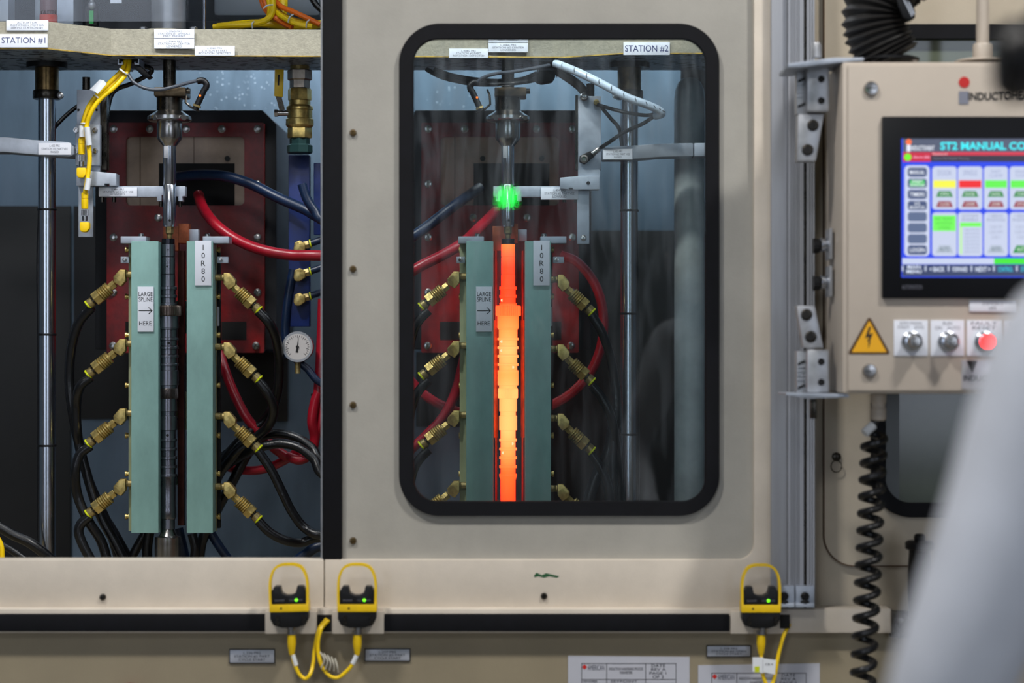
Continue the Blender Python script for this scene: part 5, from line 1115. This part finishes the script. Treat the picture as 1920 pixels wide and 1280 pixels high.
# water drops on the liner
g = G(); rd = random.Random(3)
for i in range(70):
    px_, py_ = rd.uniform(372, 520), rd.uniform(132, 204)
    if i > 50: px_, py_ = rd.uniform(800, 900), rd.uniform(135, 205)
    g.ball(P(px_, py_, YW-.0005), rd.uniform(.0006, .0016), (1, .5, 1), 6)
dr = solo('water_drops', g, mat('water_bead', (190, 204, 214), .1, spec=.9), 'tiny water drops scattered on the pale back liner above the transformers', 'water drops'); dr['kind'] = 'stuff'
def smoke():
    m = bpy.data.materials.new('thin_smoke'); m.use_nodes = True; nt = m.node_tree; nt.nodes.remove(nt.nodes['Principled BSDF'])
    v = nt.nodes.new('ShaderNodeVolumeScatter'); v.inputs['Color'].default_value = (.85, .87, .9, 1); v.inputs['Anisotropy'].default_value = .1
    tc = nt.nodes.new('ShaderNodeTexCoord'); n = nt.nodes.new('ShaderNodeTexNoise'); n.inputs['Scale'].default_value = 14; n.inputs['Detail'].default_value = 3; n.inputs['Distortion'].default_value = 1.2
    mp = nt.nodes.new('ShaderNodeMapping'); mp.inputs['Scale'].default_value = (1.3, 1, .5)
    nt.links.new(tc.outputs['Object'], mp.inputs[0]); nt.links.new(mp.outputs[0], n.inputs['Vector'])
    mr = nt.nodes.new('ShaderNodeMapRange'); mr.inputs[1].default_value = .45; mr.inputs[2].default_value = .75; mr.inputs[3].default_value = 0; mr.inputs[4].default_value = 45
    nt.links.new(n.outputs[0], mr.inputs[0])
    # density dies away toward the border of the wisp
    ln = nt.nodes.new('ShaderNodeVectorMath'); ln.operation = 'LENGTH'; gd = nt.nodes.new('ShaderNodeMapping'); gd.vector_type = 'POINT'
    gd.inputs['Location'].default_value = (0, 0, -1); gd.inputs['Scale'].default_value = (1/.055, 1/.03, 1/.105)
    nt.links.new(tc.outputs['Object'], gd.inputs[0]); nt.links.new(gd.outputs[0], ln.inputs[0])
    fd = nt.nodes.new('ShaderNodeMapRange'); fd.inputs[1].default_value = .15; fd.inputs[2].default_value = 1.0; fd.inputs[3].default_value = 1; fd.inputs[4].default_value = 0
    nt.links.new(ln.outputs['Value'], fd.inputs[0]); mu = nt.nodes.new('ShaderNodeMath'); mu.operation = 'MULTIPLY'
    nt.links.new(mr.outputs[0], mu.inputs[0]); nt.links.new(fd.outputs[0], mu.inputs[1]); nt.links.new(mu.outputs[0], v.inputs['Density'])
    nt.links.new(v.outputs[0], nt.nodes['Material Output'].inputs['Volume']); return m
sm_ = solo('smoke_wisp', G().ball(P(1035, 560, .385), 1.0, (.055, .03, .105), 20), smoke(), 'faint wisp of smoke drifting off the inner block beside the glowing shaft', 'smoke'); sm_['kind'] = 'stuff'
# ================================================================== BEHIND THE CAMERA: stack lamp seen mirrored in the pane
LX = -.035
t = thing('stack_light', (LX, -11.6, 0), 'green signal lamp on a pole, seen mirrored in the door window', 'lamp')
link('pole', G().cyl((LX, -11.6, 0), (LX, -11.6, 2.44), .03), alu, t)
link('green_lens', G().cyl((LX, -11.6, 2.49), (LX, -11.6, 2.61), .066), emit('green_signal', (6, 255, 62), 32), t)
link('socket', G().cyl((LX, -11.6, 2.43), (LX, -11.6, 2.49), .07), black, t)
link('cap', G().lathe([(.09, 0), (.08, .03)], (LX, -11.6, 2.61), (0, 0, 1), 24), black, t)
# far side of the hall, behind the camera: wall, plus two glowing panels added for highlights in the chrome
structure('wall_front', G().box((-9, -14.2, 0), (9, -14, 6.5)), mat('hall_wall', (70, 72, 74), .8))
dl = emit('added_glow', (225, 236, 255), 3.0)
for n_, x0 in ((1, -6.2), (2, 2.9)):
    structure('window_%d' % n_, G().box((x0, -14.0, .6), (x0+3.3, -13.95, 5.2)), dl)

# ================================================================== PERSON in the foreground, mostly outside the frame
def skin_body(name, joints, edges, m, parent, root=0, sub=2):
    me = bpy.data.meshes.new(name); me.from_pydata([j[0] for j in joints], edges, []); o = bpy.data.objects.new(name, me); COL.objects.link(o)
    sm = o.modifiers.new('s', 'SKIN'); sm.use_smooth_shade = True
    for i, j in enumerate(joints):
        r = j[1]; me.skin_vertices[0].data[i].radius = r if isinstance(r, tuple) else (r, r); me.skin_vertices[0].data[i].use_root = (i == root)
    ss = o.modifiers.new('u', 'SUBSURF'); ss.levels = sub; ss.render_levels = sub
    dg = bpy.context.evaluated_depsgraph_get(); dg.update(); m2 = bpy.data.meshes.new_from_object(o.evaluated_get(dg))
    bpy.data.objects.remove(o); bm = bmesh.new(); bm.from_mesh(m2); g = G(); g.bm.free(); g.bm = bm
    return link(name, g, m, parent)
px_, py_ = .70, -2.25
t = thing('person', (px_, py_, 0), 'blurred person in grey long sleeves and black cap standing before the control panel', 'person')
V = lambda x, y, z: Vector((px_+x, py_+y, z))
# facing +y / slightly -x ; arm toward the machine side
J = [(V(0, 0, .98), (.15, .12)), (V(-.01, 0, 1.15), (.145, .115)), (V(-.02, .01, 1.33), (.17, .125)), (V(-.03, .02, 1.47), (.13, .10)), (V(-.14, .03, 1.62), .056),
     (V(-.238, .01, 1.525), .072), (V(-.278, .01, 1.37), .066), (V(-.345, .01, 1.20), .055), (V(-.33, .20, 1.06), .044), (V(-.31, .32, 1.02), .032),
     (V(.17, .02, 1.455), .072), (V(.24, .06, 1.27), .060), (V(.27, .10, 1.13), .052), (V(.22, .30, 1.05), .044), (V(.18, .42, 1.03), .032)]
E = [(0, 1), (1, 2), (2, 3), (3, 4), (3, 5), (5, 6), (6, 7), (7, 8), (8, 9), (3, 10), (10, 11), (11, 12), (12, 13), (13, 14)]
skin_body('shirt', J, E, greyfab, t)
J = [(V(0, 0, .95), (.15, .12)), (V(-.09, 0, .86), .10), (V(-.10, .01, .50), .068), (V(-.11, -.01, .10), .052), (V(.09, 0, .86), .10), (V(.10, .01, .50), .068), (V(.11, -.01, .10), .052)]
skin_body('trousers', J, [(0, 1), (1, 2), (2, 3), (0, 4), (4, 5), (5, 6)], denim, t)
for s in (-1, 1):
    skin_body('shoe', [(V(s*.105, -.05, .045), .045), (V(s*.11, .06, .05), .048), (V(s*.12, .17, .035), .034)], [(0, 1), (1, 2)], black, t)
    h = V(-.31, .33, 1.02) if s < 0 else V(.18, .43, 1.03)
    hj = [(h, .026), (h+Vector((0, .045, -.005)), (.036, .018)), (h+Vector((0, .085, -.01)), (.040, .015))]; he = [(0, 1), (1, 2)]
    for i, (fx, ln) in enumerate(((-.030, .040), (-.010, .046), (.010, .043), (.030, .034))):
        b0 = len(hj); hj += [(h+Vector((fx, .10, -.012)), .009), (h+Vector((fx*1.1, .10+ln*.55, -.022)), .0085), (h+Vector((fx*1.1, .10+ln*.9, -.045)), .0075)]; he += [(2, b0), (b0, b0+1), (b0+1, b0+2)]
    b0 = len(hj); hj += [(h+Vector((-s*.040, .045, -.012)), .011), (h+Vector((-s*.055, .075, -.022)), .0095)]; he += [(1, b0), (b0, b0+1)]
    skin_body('hand', hj, he, skin, t)
# head looking toward the panel
hc = V(-.170, .05, 1.740)
hd = skin_body('head', [(hc+Vector((.03, -.04, -.10)), .055), (hc+Vector((0, 0, -.035)), (.072, .082)), (hc+Vector((0, -.01, .045)), (.078, .092)), (hc+Vector((0, 0, .09)), (.05, .06))], [(0, 1), (1, 2), (2, 3)], skin, t, 1)
link('nose', G().poly([hc+Vector((-.014, .075, -.02)), hc+Vector((.014, .075, -.02)), hc+Vector((.006, .078, .02)), hc+Vector((-.006, .078, .02))], Vector((0, .02, -.004)), .004), skin, hd)
for s in (-1, 1):
    link('eye', G().ball(hc+Vector((s*.03, .074, .01)), .011), white, hd)
    link('ear', G().ball(hc+Vector((s*.078, -.01, -.01)), .026, (.35, .7, 1)), skin, hd)
link('mouth', G().box(hc+Vector((-.022, .070, -.052)), hc+Vector((.022, .080, -.046)), .002), mat('lips', (150, 84, 78), .5), hd)
capg = G(); capg.ball(hc+Vector((0, -.008, .055)), .094, (.92, 1.08, .78), 28)
capg.poly([hc+Vector((x, .075+y, .052)) for x, y in ((-.075, -.03), (-.072, .03), (-.045, .075), (0, .09), (.045, .075), (.072, .03), (.075, -.03))], Vector((0, .006, -.006)), .002)
link('cap', capg, capm, t)
# black ear defender worn over the cap
link('ear_defender', G().lathe([(.026, 0), (.033, .006), (.035, .024), (.028, .034), (.012, .037)], hc+Vector((-.088, -.01, -.005)), (-1, 0, 0), 28), black, t)
link('ear_defender', G().lathe([(.030, 0), (.040, .006), (.042, .024), (.034, .034), (.016, .037)], hc+Vector((.072, -.01, -.005)), (1, 0, 0), 28), black, t)
